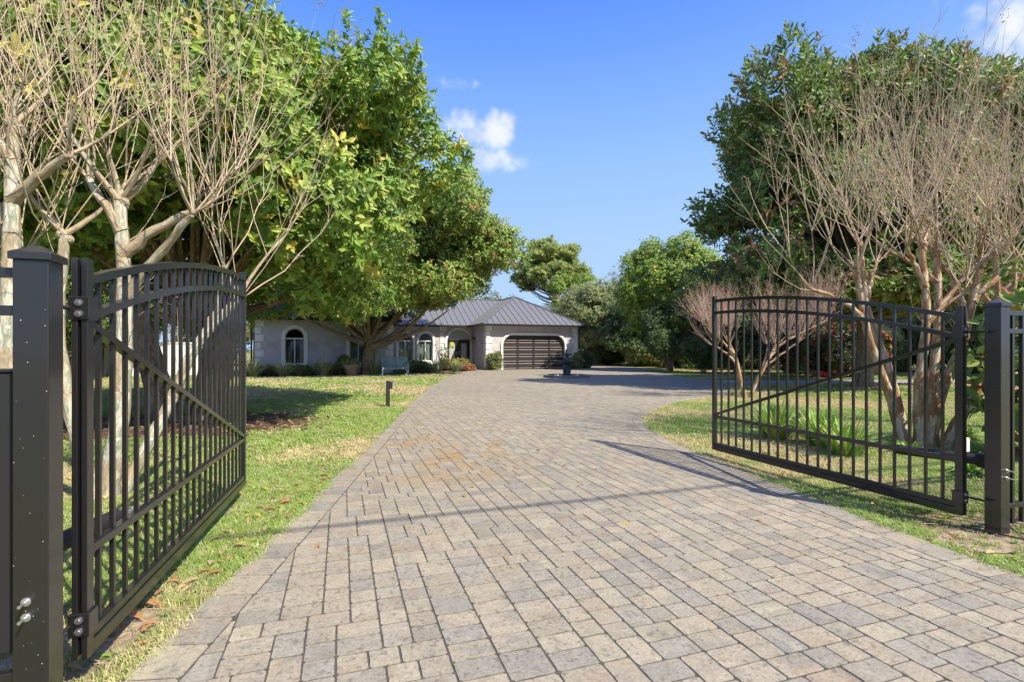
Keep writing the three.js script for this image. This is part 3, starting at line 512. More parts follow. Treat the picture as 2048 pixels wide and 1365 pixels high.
function pick(r, pal) { let q = r(), i = 0; while (i < pal.length - 1 && q > pal[i][0]) { q -= pal[i][0]; i++; } const c = pal[i][1], k = 0.8 + r() * 0.4; return lin(c[0] * k, c[1] * k, c[2] * k); }
const rdir = (r) => { const z = r() * 2 - 1, a = r() * 6.2832, s = Math.sqrt(1 - z * z); return V(s * Math.cos(a), z, s * Math.sin(a)); };
// a leafy tree: trunk, limbs out to each lobe of the crown, leaf whorls spread over the lobes
function leafyTree(o) {
  const { name, label, cat = 'tree', at, h, rad, cy, trunkR, trunkH, lobes, lobeR, n, geo, mat = M.leaf, pal, seed, bark = M.bark, flat = 0.75, lower = -0.75, lean = [0, 0], group = 'evergreen trees round the house', shell = 0.5, keep, trunks = 1, limbR = 0.16, skirt = 0 } = o;
  const r = rng(seed), g = thing(name, label, cat, at, 0, group);
  const C = V(lean[0], cy, lean[1]);
  const centres = [];
  for (let i = 0; i < lobes; i++) { let d; let tries = 0; do { d = rdir(r); } while (d.y < lower && tries++ < 20); const k = (shell + (1 - shell) * Math.sqrt(r())) * (r() < 0.12 ? 1.13 : 1); const c = V(C.x + d.x * rad[0] * k, C.y + d.y * rad[1] * k, C.z + d.z * rad[2] * k); if (skirt && d.y < 0) c.y += d.y * skirt; const qm = lobeR * 0.45; if (c.y < qm) c.y = qm * (0.8 + 0.5 * r()); centres.push([c, lobeR * (0.7 + 0.6 * r())]); }
  for (let t = 0; t < trunks; t++) {
    const a = t * 2.4, off = trunks > 1 ? trunkR * 1.6 : 0, top = V(C.x * 0.4 + Math.cos(a) * off * 2.5, trunkH, C.z * 0.4 + Math.sin(a) * off * 2.5);
    const base = V(Math.cos(a) * off, -0.05, Math.sin(a) * off);
    part('trunk', [tube([base, base.clone().lerp(top, 0.06).add(V(0, 0, 0)), ...bez(base.clone().lerp(top, 0.12), base.clone().lerp(top, 0.5).add(V((r() - 0.5) * 0.3, 0, (r() - 0.5) * 0.3)), top, 5)], [trunkR * 1.55, trunkR * 1.2, trunkR * 1.08, trunkR, trunkR * 0.95, trunkR * 0.9, trunkR * 0.85, trunkR * 0.75], 12)], bark, g);
    o.top = top;
  }
  const limbs = [];
  centres.forEach(([c], i) => { if (lobes > 40 && i % (o.limbEvery || 2)) return; const st = V(C.x * 0.4 * r(), trunkH * (0.75 + 0.25 * r()), C.z * 0.4 * r()); const mid = st.clone().lerp(c, 0.5).add(V(0, (c.y > st.y ? -0.12 : 0.25) * st.distanceTo(c), 0)).add(rdir(r).multiplyScalar(0.25)); const R0 = limbR * (0.45 + 0.6 * r()); limbs.push(tube(bez(st, mid, c, 7), [R0, R0 * 0.85, R0 * 0.7, R0 * 0.56, R0 * 0.44, R0 * 0.33, R0 * 0.22, R0 * 0.1], 6)); });
  part('limbs', join(limbs), bark, g);
  const places = [];
  const tot = centres.reduce((s, [, q]) => s + q * q, 0);
  for (const [c, q] of centres) {
    const m = Math.round(n * q * q / tot);
    for (let i = 0; i < m; i++) {
      const d = rdir(r), k = Math.cbrt(0.12 + 0.88 * r()) * (0.78 + 0.45 * noise2(d.x * 2.2 + c.x, d.z * 2.2 + d.y * 3 + c.z, seed)), p = c.clone().add(V(d.x * q * k, d.y * q * flat * k, d.z * q * k));
      if (p.y < 0.12 || keep && !keep(p)) continue;
      const out = p.clone().sub(C).normalize();
      places.push({ p, d: d.multiplyScalar(0.55).add(out.multiplyScalar(0.6)).add(V(0, 0.35, 0)).addScaledVector(rdir(r), 0.4).normalize(), s: 0.6 + r() * 0.8, c: pick(r, pal), spin: r() * 6.28 });
    }
  }
  scatter('crown', geo, mat, places, g);
  return g;
}
const PAL = {   // base colours of the leaves
  bright: [[0.44, [0.245, 0.375, 0.036]], [0.28, [0.165, 0.305, 0.030]], [0.18, [0.37, 0.45, 0.06]], [0.05, [0.52, 0.47, 0.06]], [0.05, [0.10, 0.19, 0.026]]],
  magnolia: [[0.42, [0.155, 0.255, 0.04]], [0.28, [0.22, 0.315, 0.05]], [0.12, [0.30, 0.18, 0.06]], [0.18, [0.10, 0.17, 0.032]]],
  magnoliaBright: [[0.48, [0.225, 0.345, 0.036]], [0.28, [0.32, 0.41, 0.055]], [0.13, [0.36, 0.25, 0.065]], [0.11, [0.12, 0.21, 0.03]]],  // brighter green leaves of the broad magnolia
  oak: [[0.5, [0.155, 0.225, 0.045]], [0.28, [0.22, 0.28, 0.058]], [0.14, [0.29, 0.28, 0.08]], [0.08, [0.34, 0.24, 0.08]]],
  hedge: [[0.55, [0.095, 0.165, 0.04]], [0.3, [0.13, 0.21, 0.05]], [0.15, [0.06, 0.11, 0.03]]],
  pale: [[0.5, [0.24, 0.29, 0.095]], [0.3, [0.31, 0.34, 0.13]], [0.2, [0.16, 0.21, 0.065]]],
};
const GL = { big2: whorl(9, 0.175, 0.075, 0.55, 8, 0.5), big: whorl(8, 0.155, 0.062, 0.55, 3), mag: whorl(8, 0.20, 0.078, 0.6, 4), mid: whorl(9, 0.15, 0.07, 0.5, 5, 0.8), small: whorl(12, 0.11, 0.06, 0.5, 6, 1.6) };

// the two big evergreens on the left
leafyTree({ name: 'evergreen_tree', label: 'large bright green tree on the left lawn, its crown reaching over the gate', at: W(-6.4, 10.2, SOIL), rad: [4.7, 3.3, 4.0], cy: 5.5, trunkR: 0.23, trunkH: 2.3, lobes: 105, lobeR: 1.05, n: 27000, geo: GL.big, pal: PAL.bright, seed: 21, flat: 0.85, shell: 0.35, lower: -0.85, trunks: 3, limbR: 0.12 });
{
  const g = leafyTree({ name: 'evergreen_tree', label: 'broad magnolia with a thick low trunk in the bed before the house', at: W(-7.75, 27.3, SOIL), rad: [6.6, 3.7, 5.2], cy: 7.0, trunkR: 0.35, trunkH: 2.0, lobes: 130, lobeR: 1.35, n: 34000, geo: GL.big2, pal: PAL.magnoliaBright, seed: 22, flat: 0.8, shell: 0.45, lower: -0.8, lean: [0.9, 0], limbR: 0.17, skirt: 0.9, limbEvery: 7, keep: (p) => p.y > 2.6 + 0.15 * (p.x + 3) + 0.5 * (noise2(p.x, p.z, 6) - 0.5) });
  // low heavy limbs that sweep out from the trunk
  const L = [[[0.2, 1.5, 0.2], [2.2, 1.9, 0.5], [3.9, 4.2, 0.9], 0.24], [[0.2, 1.7, 0.1], [1.6, 2.8, 0.2], [3.0, 5.2, 0.4], 0.2], [[-0.1, 1.7, 0.2], [-1.6, 2.3, 0.5], [-4.2, 3.6, 0.8], 0.17], [[0, 1.8, 0], [0.1, 3.4, 0.2], [-0.6, 5.4, 0.3], 0.2], [[0.25, 1.5, 0.2], [2.6, 1.9, 0.9], [4.6, 3.4, 1.6], 0.15], [[0.1, 1.8, 0], [0.9, 3.6, 0.3], [1.4, 6, 0.4], 0.16]];
  for (const [a, b, c, q] of L) part('limb', [tube(bez(V(...a), V(...b), V(...c), 9), [1.0, 0.8, 0.7, 0.62, 0.54, 0.47, 0.4, 0.33, 0.25, 0.18].map((k) => k * q), 9)], M.bark, g);
}
// right side: the tall magnolia and the row of trees and shrubs behind the court
leafyTree({ name: 'magnolia_tree', label: 'tall dark magnolia with brown leaf undersides behind the bare trees on the right', at: W(12.6, 18.4, SOIL), rad: [5.5, 5.0, 4.2], cy: 6.5, trunkR: 0.3, trunkH: 3.2, lobes: 130, lobeR: 1.15, n: 27000, geo: GL.mag, pal: PAL.magnolia, seed: 23, flat: 0.9, shell: 0.5, lower: -0.95, limbR: 0.16, keep: (p) => p.y > 3.0 + 0.7 * (noise2(p.x, p.z, 16) - 0.5) });
leafyTree({ name: 'magnolia_tree', label: 'second dark magnolia cut off by the right edge of the picture', at: W(27, 25, SOIL), rad: [4.2, 4.2, 4], cy: 5.4, trunkR: 0.3, trunkH: 3, lobes: 70, lobeR: 1.5, n: 10000, geo: GL.mag, pal: PAL.magnolia, seed: 24, flat: 0.9, limbR: 0.14 });
const back = [
  // label, X, Z, radii, cy, lobes, n, palette, geo, trunkR, trunkH, trunks
  ['light green tree standing beside the tall magnolia, right of the sky gap', 10.2, 33, [3.4, 3.0, 3.2], 5.0, 60, 9000, 'bright', 'mid', 0.2, 3, 1],
  ['grey green rounded tree just right of the garage', 7.4, 46, [3.2, 2.6, 3], 4.2, 50, 7000, 'pale', 'mid', 0.24, 2.6, 1],
  ['deep green bushy tree between the garage and the light green tree', 10.5, 43, [2.6, 2.6, 2.6], 3.6, 40, 6000, 'hedge', 'mid', 0.16, 1.6, 2],
  ['bright green young tree behind the garage roof, beside the pine', 6.4, 55, [2.6, 3.4, 2.6], 6.6, 36, 4000, 'bright', 'mid', 0.2, 4, 1],
];
for (const [label, X, Z, rad, cy, lobes, n, p, gg, tr, th, trunks] of back) leafyTree({ name: 'broadleaf_tree', label, at: W(X, Z, SOIL), rad, cy, trunkR: tr, trunkH: th, lobes, lobeR: Math.min(...rad) * 0.36, n, geo: GL[gg], mat: M.leafDull, pal: PAL[p], seed: 300 + X * 7 | 0, flat: 0.85, trunks, limbR: 0.09, lower: -0.9 });
// tall screening shrubs with bare lower stems along the right of the court
[[9.6, 31.0, 'leftmost'], [10.9, 29.2, 'second from left'], [12.1, 27.8, 'third from left'], [13.4, 27.0, 'fourth from left'], [15.0, 27.4, 'fifth from left'], [17.0, 27.2, 'sixth from left'], [19.3, 27.6, 'rightmost']].forEach(([X, Z, w], i) => leafyTree({ name: 'screen_shrub', label: `${w} of the tall dark screening shrubs behind the court and path`, cat: 'shrub', at: W(X, Z, SOIL), rad: [1.25, 1.7, 1.15], cy: 2.5, trunkR: 0.055, trunkH: 1.6, lobes: 22, lobeR: 0.62, n: 2600, geo: GL.small, mat: M.leafDull, pal: PAL.hedge, seed: 400 + i, flat: 1, trunks: 4, limbR: 0.035, lower: -1, group: 'tall screening shrubs' }));
// red-flowered camellia
{
  const g = leafyTree({ name: 'camellia_bush', label: 'camellia bush dotted with red flowers behind the right gate leaf', cat: 'bush', at: W(15.2, 24.6, SOIL), rad: [2.7, 1.25, 0.9], cy: 1.5, trunkR: 0.06, trunkH: 0.8, lobes: 34, lobeR: 0.55, n: 4200, geo: GL.small, pal: [[0.5, [0.075, 0.115, 0.024]], [0.3, [0.14, 0.16, 0.035]], [0.2, [0.04, 0.07, 0.02]]], seed: 51, flat: 1, trunks: 4, limbR: 0.03, lower: -1, group: null });
  const r = rng(52), fl = join([0, 1, 2, 3, 4, 5, 6].map((i) => leafShape(0.075, 0.07, 0.3, -0.3).rotateX(-0.5).rotateY(i * 0.9))), pl = [];
  for (let i = 0; i < 120; i++) { const d = rdir(r); if (d.z < -0.2) d.z *= -1; pl.push({ p: V(d.x * 2.9, 1.5 + d.y * 1.45, d.z * 1.15), d: d.clone().add(V(0, 0.2, 0.6)).normalize(), s: 1.3 + r() * 0.9, c: pick(r, [[0.7, [0.60, 0.03, 0.035]], [0.2, [0.6, 0.14, 0.06]], [0.1, [0.62, 0.3, 0.05]]]), spin: r() * 6 }); }
  scatter('flowers', fl, M.leafDull, pl, g);
}
// background trees: behind the house, to its left and across the far side
const far = [
  ['dark tree rising behind the left end of the house', -22, 44, [4, 3.6, 4], 5.4, 'oak'], ['green tree behind the house roof, hidden mostly by the magnolia', -12, 52, [4.5, 4, 4], 6.2, 'oak'], ['tree far left beyond the black fence', -27, 33, [3.6, 3.2, 3.6], 4.6, 'bright'],
  ['leafy tree left of the lawn, seen through the left gate leaf', -19.5, 25, [2.8, 2.6, 2.8], 4.2, 'oak'], ['leafy tree behind the left gate post', -15.5, 15.5, [2.4, 2.4, 2.4], 3.9, 'bright'], ['far tree right of the camellia, near the right edge', 30, 36, [5, 4, 5], 5, 'oak'], ['far tree closing the view behind the court', 14, 58, [5, 4.4, 4], 5.2, 'oak'], ['far tree left of the pine behind the garage', -3, 62, [4.5, 3.5, 4], 5.2, 'oak'],
];
far.forEach(([label, X, Z, rad, cy, p], i) => leafyTree({ name: 'broadleaf_tree', label, at: W(X, Z, SOIL), rad, cy, trunkR: 0.2, trunkH: cy * 0.5, lobes: 44, lobeR: Math.min(...rad) * 0.38, n: 5200, geo: GL.mid, mat: M.leafDull, pal: PAL[p], seed: 500 + i, flat: 0.85, limbR: 0.09, lower: -0.9, group: 'trees beyond the garden' }));

// shrubs and small trees that close the view behind the court and along the left boundary
[[8.2, 52, 3.3], [11.5, 49, 3.2], [14.6, 44, 3.2], [17.5, 40, 3.0], [20.5, 37, 2.6], [23.5, 33.5, 2.4], [26.5, 30.5, 2.6], [30, 27, 2.8]].forEach(([X, Z, q], i) => leafyTree({ name: 'background_shrub', label: `${['first', 'second', 'third', 'fourth', 'fifth', 'sixth', 'seventh', 'eighth'][i]} from the left of the leafy background trees right of the garage`, cat: 'tree', at: W(X, Z, SOIL), rad: [q * 1.1, q, q], cy: q * 1.05, trunkR: 0.09, trunkH: q * 0.7, lobes: 40, lobeR: q * 0.4, n: 3600, geo: GL.mid, mat: M.leafDull, pal: PAL[i % 3 ? 'oak' : 'pale'], seed: 560 + i, flat: 1, trunks: 2, limbR: 0.05, lower: -1, group: 'leafy background trees right of the garage' }));
[[-33, 38, 3], [-28, 46, 3], [-24, 30, 2.2], [-22, 20.5, 2.2], [-19, 16, 2]].forEach(([X, Z, q], i) => leafyTree({ name: 'background_shrub', label: `${['farthest left', 'tallest', 'middle', 'second nearest', 'nearest'][i]} of the leafy background trees behind the left gate leaf`, cat: 'tree', at: W(X, Z, SOIL), rad: [q * 1.1, q, q], cy: q * 1.05, trunkR: 0.09, trunkH: q * 0.7, lobes: 40, lobeR: q * 0.4, n: 3400, geo: GL.mid, mat: M.leafDull, pal: PAL[i % 2 ? 'oak' : 'bright'], seed: 580 + i, flat: 1, trunks: 2, limbR: 0.05, lower: -1, group: 'leafy background trees on the left' }));

// low dense hedge closing the gap under the background trees
[[8.6, 46.5], [11.2, 42], [13.2, 38], [15.6, 34.8], [18.6, 32.6], [22, 31], [25.5, 29.5]].forEach(([X, Z], i) => leafyTree({ name: 'hedge_section', label: `${['first', 'second', 'third', 'fourth', 'fifth', 'sixth', 'seventh'][i]} section from the left of the low hedge behind the screening shrubs`, cat: 'hedge', at: W(X, Z, SOIL), rad: [2.0, 1.0, 1.2], cy: 1.15, trunkR: 0.04, trunkH: 0.7, lobes: 36, lobeR: 0.62, n: 2600, geo: GL.mid, mat: M.leafDull, pal: PAL[i % 2 ? 'oak' : 'hedge'], seed: 600 + i, flat: 1, trunks: 3, limbR: 0.03, lower: -1, group: 'low hedge behind the screening shrubs' }));

// pine behind the garage: bare lower branches and tufted plates of needles
{
  const r = rng(61), g = thing('pine_tree', 'tall pine with open branches rising behind the garage roof', 'tree', W(5.0, 62, SOIL)), H = 14.6;
  part('trunk', [tube(bez(V(0, 0, 0), V(0.4, H * 0.5, 0), V(0.1, H, 0), 10), [0.34, 0.32, 0.3, 0.28, 0.26, 0.24, 0.21, 0.18, 0.14, 0.1, 0.04], 9)], M.pineBark, g);
  const br = [], pl = [], needle = join(Array.from({ length: 26 }, (_, i) => { const q = rng(700 + i); return leafShape(0.36 + q() * 0.14, 0.045, 0.1, 0.1).rotateX(-0.3 - q() * 1.1).rotateY(i * 2.4); }));
  for (let i = 0; i < 85; i++) {
    let d; do { d = rdir(r); } while (d.y < -0.55); const k = 0.45 + 0.55 * Math.sqrt(r()), e = V(d.x * 4.2 * k, 10.3 + d.y * 4.2 * k, d.z * 3.6 * k), y0 = Math.max(5.5, e.y - 0.9 - 0.35 * Math.hypot(e.x, e.z));
    br.push(tube(bez(V(0.2, y0, 0), V(e.x * 0.5, y0 + 0.1, e.z * 0.5), e, 5), [0.075, 0.06, 0.05, 0.04, 0.03, 0.015], 5));
    for (let j = 0; j < 52; j++) { const q = rdir(r), m = (r() + r()) * 0.7; pl.push({ p: e.clone().add(V(q.x * m, q.y * m * 0.55, q.z * m)), d: V(q.x * 0.6, 0.9, q.z * 0.6).normalize(), s: 0.7 + r() * 0.6, c: pick(r, [[0.5, [0.36, 0.44, 0.13]], [0.3, [0.45, 0.50, 0.16]], [0.2, [0.27, 0.35, 0.10]]]), spin: r() * 6 }); }
  }
  for (let i = 0; i < 7; i++) { const a = i * 2.4, L = 2.4 + r() * 1.6, y = 5.4 + r() * 1.8; br.push(tube(bez(V(0.15, y, 0), V(Math.cos(a) * L * 0.5, y + 0.1, Math.sin(a) * L * 0.5), V(Math.cos(a) * L, y + 0.7, Math.sin(a) * L), 4), [0.06, 0.05, 0.04, 0.025, 0.01], 4)); }
  part('branches', join(br), M.pineBark, g); scatter('needles', needle, M.leafDull, pl, g);
}
// fan palm just behind the garage roof
{
  const r = rng(64), g = thing('fan_palm', 'yellow green palm crown showing above the right slope of the garage roof', 'palm', W(4.6, 50, SOIL));
  part('trunk', [tube([V(0, 0, 0), V(0.05, 3, 0), V(0, 5.2, 0)], [0.2, 0.17, 0.16], 10)], M.pineBark, g);
  for (let i = 0; i < 26; i++) { const q = rng(800 + i), a = i * 2.4, el = -0.5 + q() * 1.7, L = 0.9 + q() * 0.4, list = []; for (let k = -7; k <= 7; k++) list.push(leafShape(1.0 - Math.abs(k) * 0.035, 0.055, 0.2, 0.25).rotateY(k * 0.17).translate(0, 0, L)); list.push(tube([V(0, 0, 0), V(0, 0, L)], [0.02, 0.012], 4)); part('frond', join(list).rotateX(-el).rotateY(a).translate(0, 5.2, 0), new THREE.MeshPhysicalMaterial({ color: lin(...(q() < 0.4 ? [0.24, 0.24, 0.085] : [0.15, 0.18, 0.055])), roughness: 0.85, transmission: 0.25, thickness: 0 }), g); }
}

// ------------------------------------------------------------------ bare crape myrtles
function myrtle(o) {
  const { label, at, stems, seed, group = 'bare crape myrtles', bark = M.myrtle, shoots = 13, len = [1.1, 2.2], twigMat = M.twig, twigR = 0.0076 } = o;
  const r = rng(seed), g = thing('crape_myrtle', label, 'tree', at, 0, group);
  const tw = [], seeds = [];
  const grow = (p, dir, L, R0, kids) => {      // a long whippy shoot that bends upward
    const b = dir.clone().lerp(UPV, 0.55).normalize(), mid = p.clone().addScaledVector(dir, L * 0.45).add(rdir(r).multiplyScalar(L * 0.05)), e = p.clone().addScaledVector(dir, L * 0.42).addScaledVector(b, L * 0.55);
    const pts = bez(p, mid, e, 5); for (let i = 1; i < 5; i++) pts[i].add(rdir(r).multiplyScalar(L * 0.014)); tw.push(tube(pts, [1, 0.86, 0.72, 0.58, 0.44, 0.24].map((k) => k * R0), 4));
    for (let i = 0; i < kids; i++) { const t = 0.35 + 0.62 * r(), q = pts[Math.min(4, Math.floor(t * 5))].clone().lerp(pts[Math.min(5, Math.floor(t * 5) + 1)], (t * 5) % 1), d = b.clone().addScaledVector(rdir(r), 0.75).normalize(), l = L * (0.12 + 0.2 * r()); const f = q.clone().addScaledVector(d, l).add(V(0, l * 0.12, 0)); tw.push(tube([q, q.clone().lerp(f, 0.5).add(rdir(r).multiplyScalar(l * 0.06)), f], [R0 * 0.42, R0 * 0.34, R0 * 0.16], 3));
      if (r() < 0.5) for (let k = 0; k < 3; k++) { const d2 = d.clone().addScaledVector(rdir(r), 0.9).normalize(), f2 = q.clone().lerp(f, 0.4 + 0.6 * r()); tw.push(tube([f2, f2.clone().addScaledVector(d2, l * 0.4)], [R0 * 0.26, R0 * 0.12], 3)); } }
    if (r() < 0.5) for (let k = 0; k < 9; k++) seeds.push({ p: e.clone().addScaledVector(b, (r() - 0.3) * 0.16).add(rdir(r).multiplyScalar(0.055)), d: rdir(r), s: 0.6 + r() * 0.6, spin: 0 });
  };
  for (const st of stems) {       // st: {pts:[[x,y,z]...], r0, r1, knees:[[t, dir, length]]}
    const c = new THREE.CatmullRomCurve3(st.pts.map((p) => V(...p))), n = 16, P = c.getPoints(n), list = [];
    const rad = P.map((_, i) => (st.r0 + (st.r1 * 0.8 - st.r0) * i / n) * (1 + 0.09 * Math.sin(i * 2.3 + st.r0 * 90)) * (i === 0 ? 1.25 : 1));
    list.push(tube(P, rad, 12, false, 1));
    const heads = [[P[n], P[n].clone().sub(P[n - 2]).normalize(), st.r1]];
    for (const [t, dx, dy, dz, L] of st.arms || []) { const a = c.getPointAt(t), d = V(dx, dy, dz).normalize(), e = a.clone().addScaledVector(d, L).add(V(0, L * 0.18, 0)), R0 = st.r0 * 0.62; const sd = c.getTangentAt(t), pp = bez(a, a.clone().addScaledVector(sd, L * 0.22).addScaledVector(d, L * 0.32).add(rdir(r).multiplyScalar(0.06)), e, 8); for (let i = 2; i < 8; i++) pp[i].add(rdir(r).multiplyScalar(0.014)); list.push(tube(pp, [1.1, 0.98, 0.88, 0.8, 0.74, 0.68, 0.62, 0.57, 0.54].map((k, i) => k * R0 * (1 + 0.1 * Math.sin(i * 3 + t * 9))), 9)); heads.push([e, e.clone().sub(pp[6]).normalize(), R0 * 0.55]); }
    for (const [p, d, q] of heads) {
      for (let k = 0; k < 5; k++) list.push(new THREE.IcosahedronGeometry(q * (0.45 + 0.5 * r()), 1).scale(1, 1.15, 1).translate(p.x + (r() - 0.5) * q * 1.2, p.y + (r() - 0.6) * q * 1.6, p.z + (r() - 0.5) * q * 1.2));
      const subs = 2 + Math.floor(r() * 3);       // secondary branches that end in knuckles of their own
      for (let k = 0; k < subs; k++) { const d2 = d.clone().multiplyScalar(0.6).add(V(0, 0.5, 0)).addScaledVector(rdir(r), 0.75).normalize(), L2 = rr(0.3, 0.75, r), e2 = p.clone().addScaledVector(d2, L2).add(V(0, L2 * 0.15, 0)), pp = bez(p, p.clone().addScaledVector(d2, L2 * 0.5).add(rdir(r).multiplyScalar(0.06)), e2, 5), q2 = q * rr(0.36, 0.52, r);
        list.push(tube(pp, [1.2, 0.98, 0.82, 0.7, 0.6, 0.52].map((x) => x * q2), 7)); list.push(new THREE.IcosahedronGeometry(q2 * 0.8, 1).translate(e2.x, e2.y, e2.z));
        for (let j = 0; j < shoots * 0.45; j++) grow(e2.clone(), d2.clone().multiplyScalar(0.6).add(V(0, 0.55, 0)).addScaledVector(rdir(r), 0.68).normalize(), rr(len[0], len[1], r) * 0.85, twigR * (0.6 + 0.6 * r()), 3); }
      for (let k = 0; k < shoots * 0.45; k++) grow(p.clone().add(rdir(r).multiplyScalar(q * 0.7)), d.clone().multiplyScalar(0.55).add(V(0, 0.55, 0)).addScaledVector(rdir(r), 0.72).normalize(), rr(len[0], len[1], r), twigR * (0.7 + 0.7 * r()), 4);
    }
    // a few sprouts along the stem
    for (let k = 0; k < 3; k++) grow(c.getPointAt(0.45 + 0.5 * r()), rdir(r).add(V(0, 0.7, 0)).normalize(), rr(0.5, 1.2, r), twigR * 0.6, 3);
    part('stem', join(list), bark, g);
  }
  const t = part('shoots', join(tw), twigMat, g); t.userData.kind = 'stuff';
  scatter('seed_heads', new THREE.IcosahedronGeometry(0.0085, 0), M.seed, seeds, g);
  return g;
}
// right, behind the open gate leaf: a many-stemmed clump
myrtle({ label: 'bare many-stemmed crape myrtle behind the right gate leaf', at: W(5.75, 7.25, SOIL), seed: 71, shoots: 8, len: [1.5, 2.9], stems: [
  { pts: [[-0.25, 0, 0.05], [-0.4, 0.7, 0], [-0.75, 1.6, 0.05], [-0.95, 2.5, 0.1]], r0: 0.068, r1: 0.046, arms: [[0.72, -1, 0.35, 0.1, 0.85]] },
  { pts: [[-0.08, 0, 0.12], [-0.12, 0.8, 0.15], [-0.05, 1.8, 0.2], [-0.12, 2.8, 0.2]], r0: 0.073, r1: 0.050, arms: [[0.8, -0.6, 0.6, 0.3, 0.6], [0.62, 0.8, 0.6, 0.2, 0.55]] },
  { pts: [[0.1, 0, 0.05], [0.16, 0.9, 0.05], [0.28, 1.8, 0], [0.3, 2.75, -0.05]], r0: 0.078, r1: 0.050, arms: [[0.7, 0.7, 0.7, 0, 0.7], [0.85, -0.7, 0.5, -0.2, 0.5]] },
  { pts: [[0.2, 0, -0.05], [0.42, 0.8, -0.1], [0.72, 1.5, -0.1], [0.95, 2.6, -0.1]], r0: 0.084, r1: 0.050, arms: [[0.66, -0.3, 1, -0.2, 0.9], [0.8, 0.9, 0.6, 0, 0.7]] },
  { pts: [[0.28, 0, 0.1], [0.6, 0.6, 0.1], [1.0, 1.35, 0.15], [1.5, 2.3, 0.15]], r0: 0.084, r1: 0.055, arms: [[0.62, 0.1, 1, 0.1, 1.0], [0.75, 0.9, 0.4, 0.2, 0.7]] },
  { pts: [[0.0, 0, -0.2], [-0.1, 1, -0.4], [-0.3, 2, -0.6], [-0.35, 3.0, -0.7]], r0: 0.063, r1: 0.042, arms: [[0.7, 0.5, 0.8, -0.4, 0.7]] } ] });
myrtle({ label: 'bare crape myrtle at the right edge, behind the right gate post', at: W(8.3, 8.6, SOIL), seed: 72, shoots: 8, len: [1.5, 2.9], stems: [
  { pts: [[0, 0, 0], [0.1, 1, 0], [-0.1, 2, 0], [-0.2, 3, 0]], r0: 0.095, r1: 0.055, arms: [[0.6, -0.8, 0.8, 0, 0.9], [0.75, 0.8, 0.6, 0.2, 0.8]] },
  { pts: [[0.15, 0, 0.1], [0.5, 1, 0.1], [0.7, 2, 0.2], [0.9, 3, 0.2]], r0: 0.084, r1: 0.050, arms: [[0.7, -0.4, 0.9, 0.3, 0.8]] } ] });
// low pinkish one with a dense pruned head
{
  const g = myrtle({ label: 'small pruned crape myrtle with a dense pinkish twig head', at: W(6.6, 14.4, SOIL), seed: 73, shoots: 26, len: [0.8, 1.5], twigMat: M.twigPink, twigR: 0.006, stems: [
    { pts: [[-0.06, 0, 0], [-0.2, 0.6, 0], [-0.3, 1.1, 0], [-0.5, 1.55, 0]], r0: 0.07, r1: 0.045, arms: [[0.55, -1, 0.7, 0.2, 0.8], [0.7, -0.5, 0.8, -0.5, 0.6], [0.8, -0.9, 0.5, 0.5, 0.7]] },
    { pts: [[0.08, 0, 0], [0.25, 0.5, 0.05], [0.5, 1.0, 0.1], [0.75, 1.5, 0.1]], r0: 0.06, r1: 0.04, arms: [[0.5, 0.4, 0.9, -0.3, 0.7], [0.6, 1, 0.6, 0.2, 1.0], [0.75, 0.9, 0.5, -0.4, 0.9], [0.9, 1, 0.4, 0.1, 1.3]] } ] });
}
// left, behind the gate post
myrtle({ label: 'bare crape myrtle with thick knuckled limbs behind the left gate leaf', at: W(-3.75, 4.75, SOIL), seed: 74, bark: M.myrtleLichen, shoots: 8, len: [1.2, 2.3], twigR: 0.0065, stems: [
  { pts: [[0, 0, 0], [0.12, 0.8, 0], [0.16, 1.8, 0.0], [0.12, 2.75, 0]], r0: 0.088, r1: 0.062, arms: [[0.66, 0.9, 0.8, 0.15, 0.95], [0.82, 0.9, 0.5, -0.2, 0.7], [0.9, -0.6, 0.8, 0, 0.5]] },
  { pts: [[-0.08, 0, 0.05], [-0.22, 0.7, 0.1], [-0.32, 1.5, 0.15], [-0.22, 2.4, 0.2]], r0: 0.07, r1: 0.05, arms: [[0.7, -0.8, 0.7, 0.2, 0.5]] },
  { pts: [[0.05, 0, -0.1], [0.35, 0.8, -0.3], [0.6, 1.45, -0.4], [0.95, 1.9, -0.5]], r0: 0.06, r1: 0.05, arms: [[0.75, 0.3, 1, -0.2, 0.6]] } ] });
myrtle({ label: 'lichen-covered bare crape myrtle at the left edge of the picture', at: W(-4.35, 4.35, SOIL), seed: 75, bark: M.myrtleLichen, shoots: 8, len: [1.2, 2.3], twigR: 0.0065, stems: [
  { pts: [[0, 0, 0], [0.05, 1.1, 0], [0.1, 2.2, 0], [0.12, 3.3, 0]], r0: 0.085, r1: 0.06, arms: [[0.8, 0.9, 0.45, 0.1, 0.6], [0.9, -0.8, 0.7, 0, 0.5]] },
  { pts: [[-0.1, 0, -0.1], [-0.2, 0.9, -0.2], [-0.4, 1.7, -0.25], [-0.45, 2.5, -0.3]], r0: 0.06, r1: 0.05, arms: [[0.7, 0.8, 0.8, 0, 0.5]] } ] });

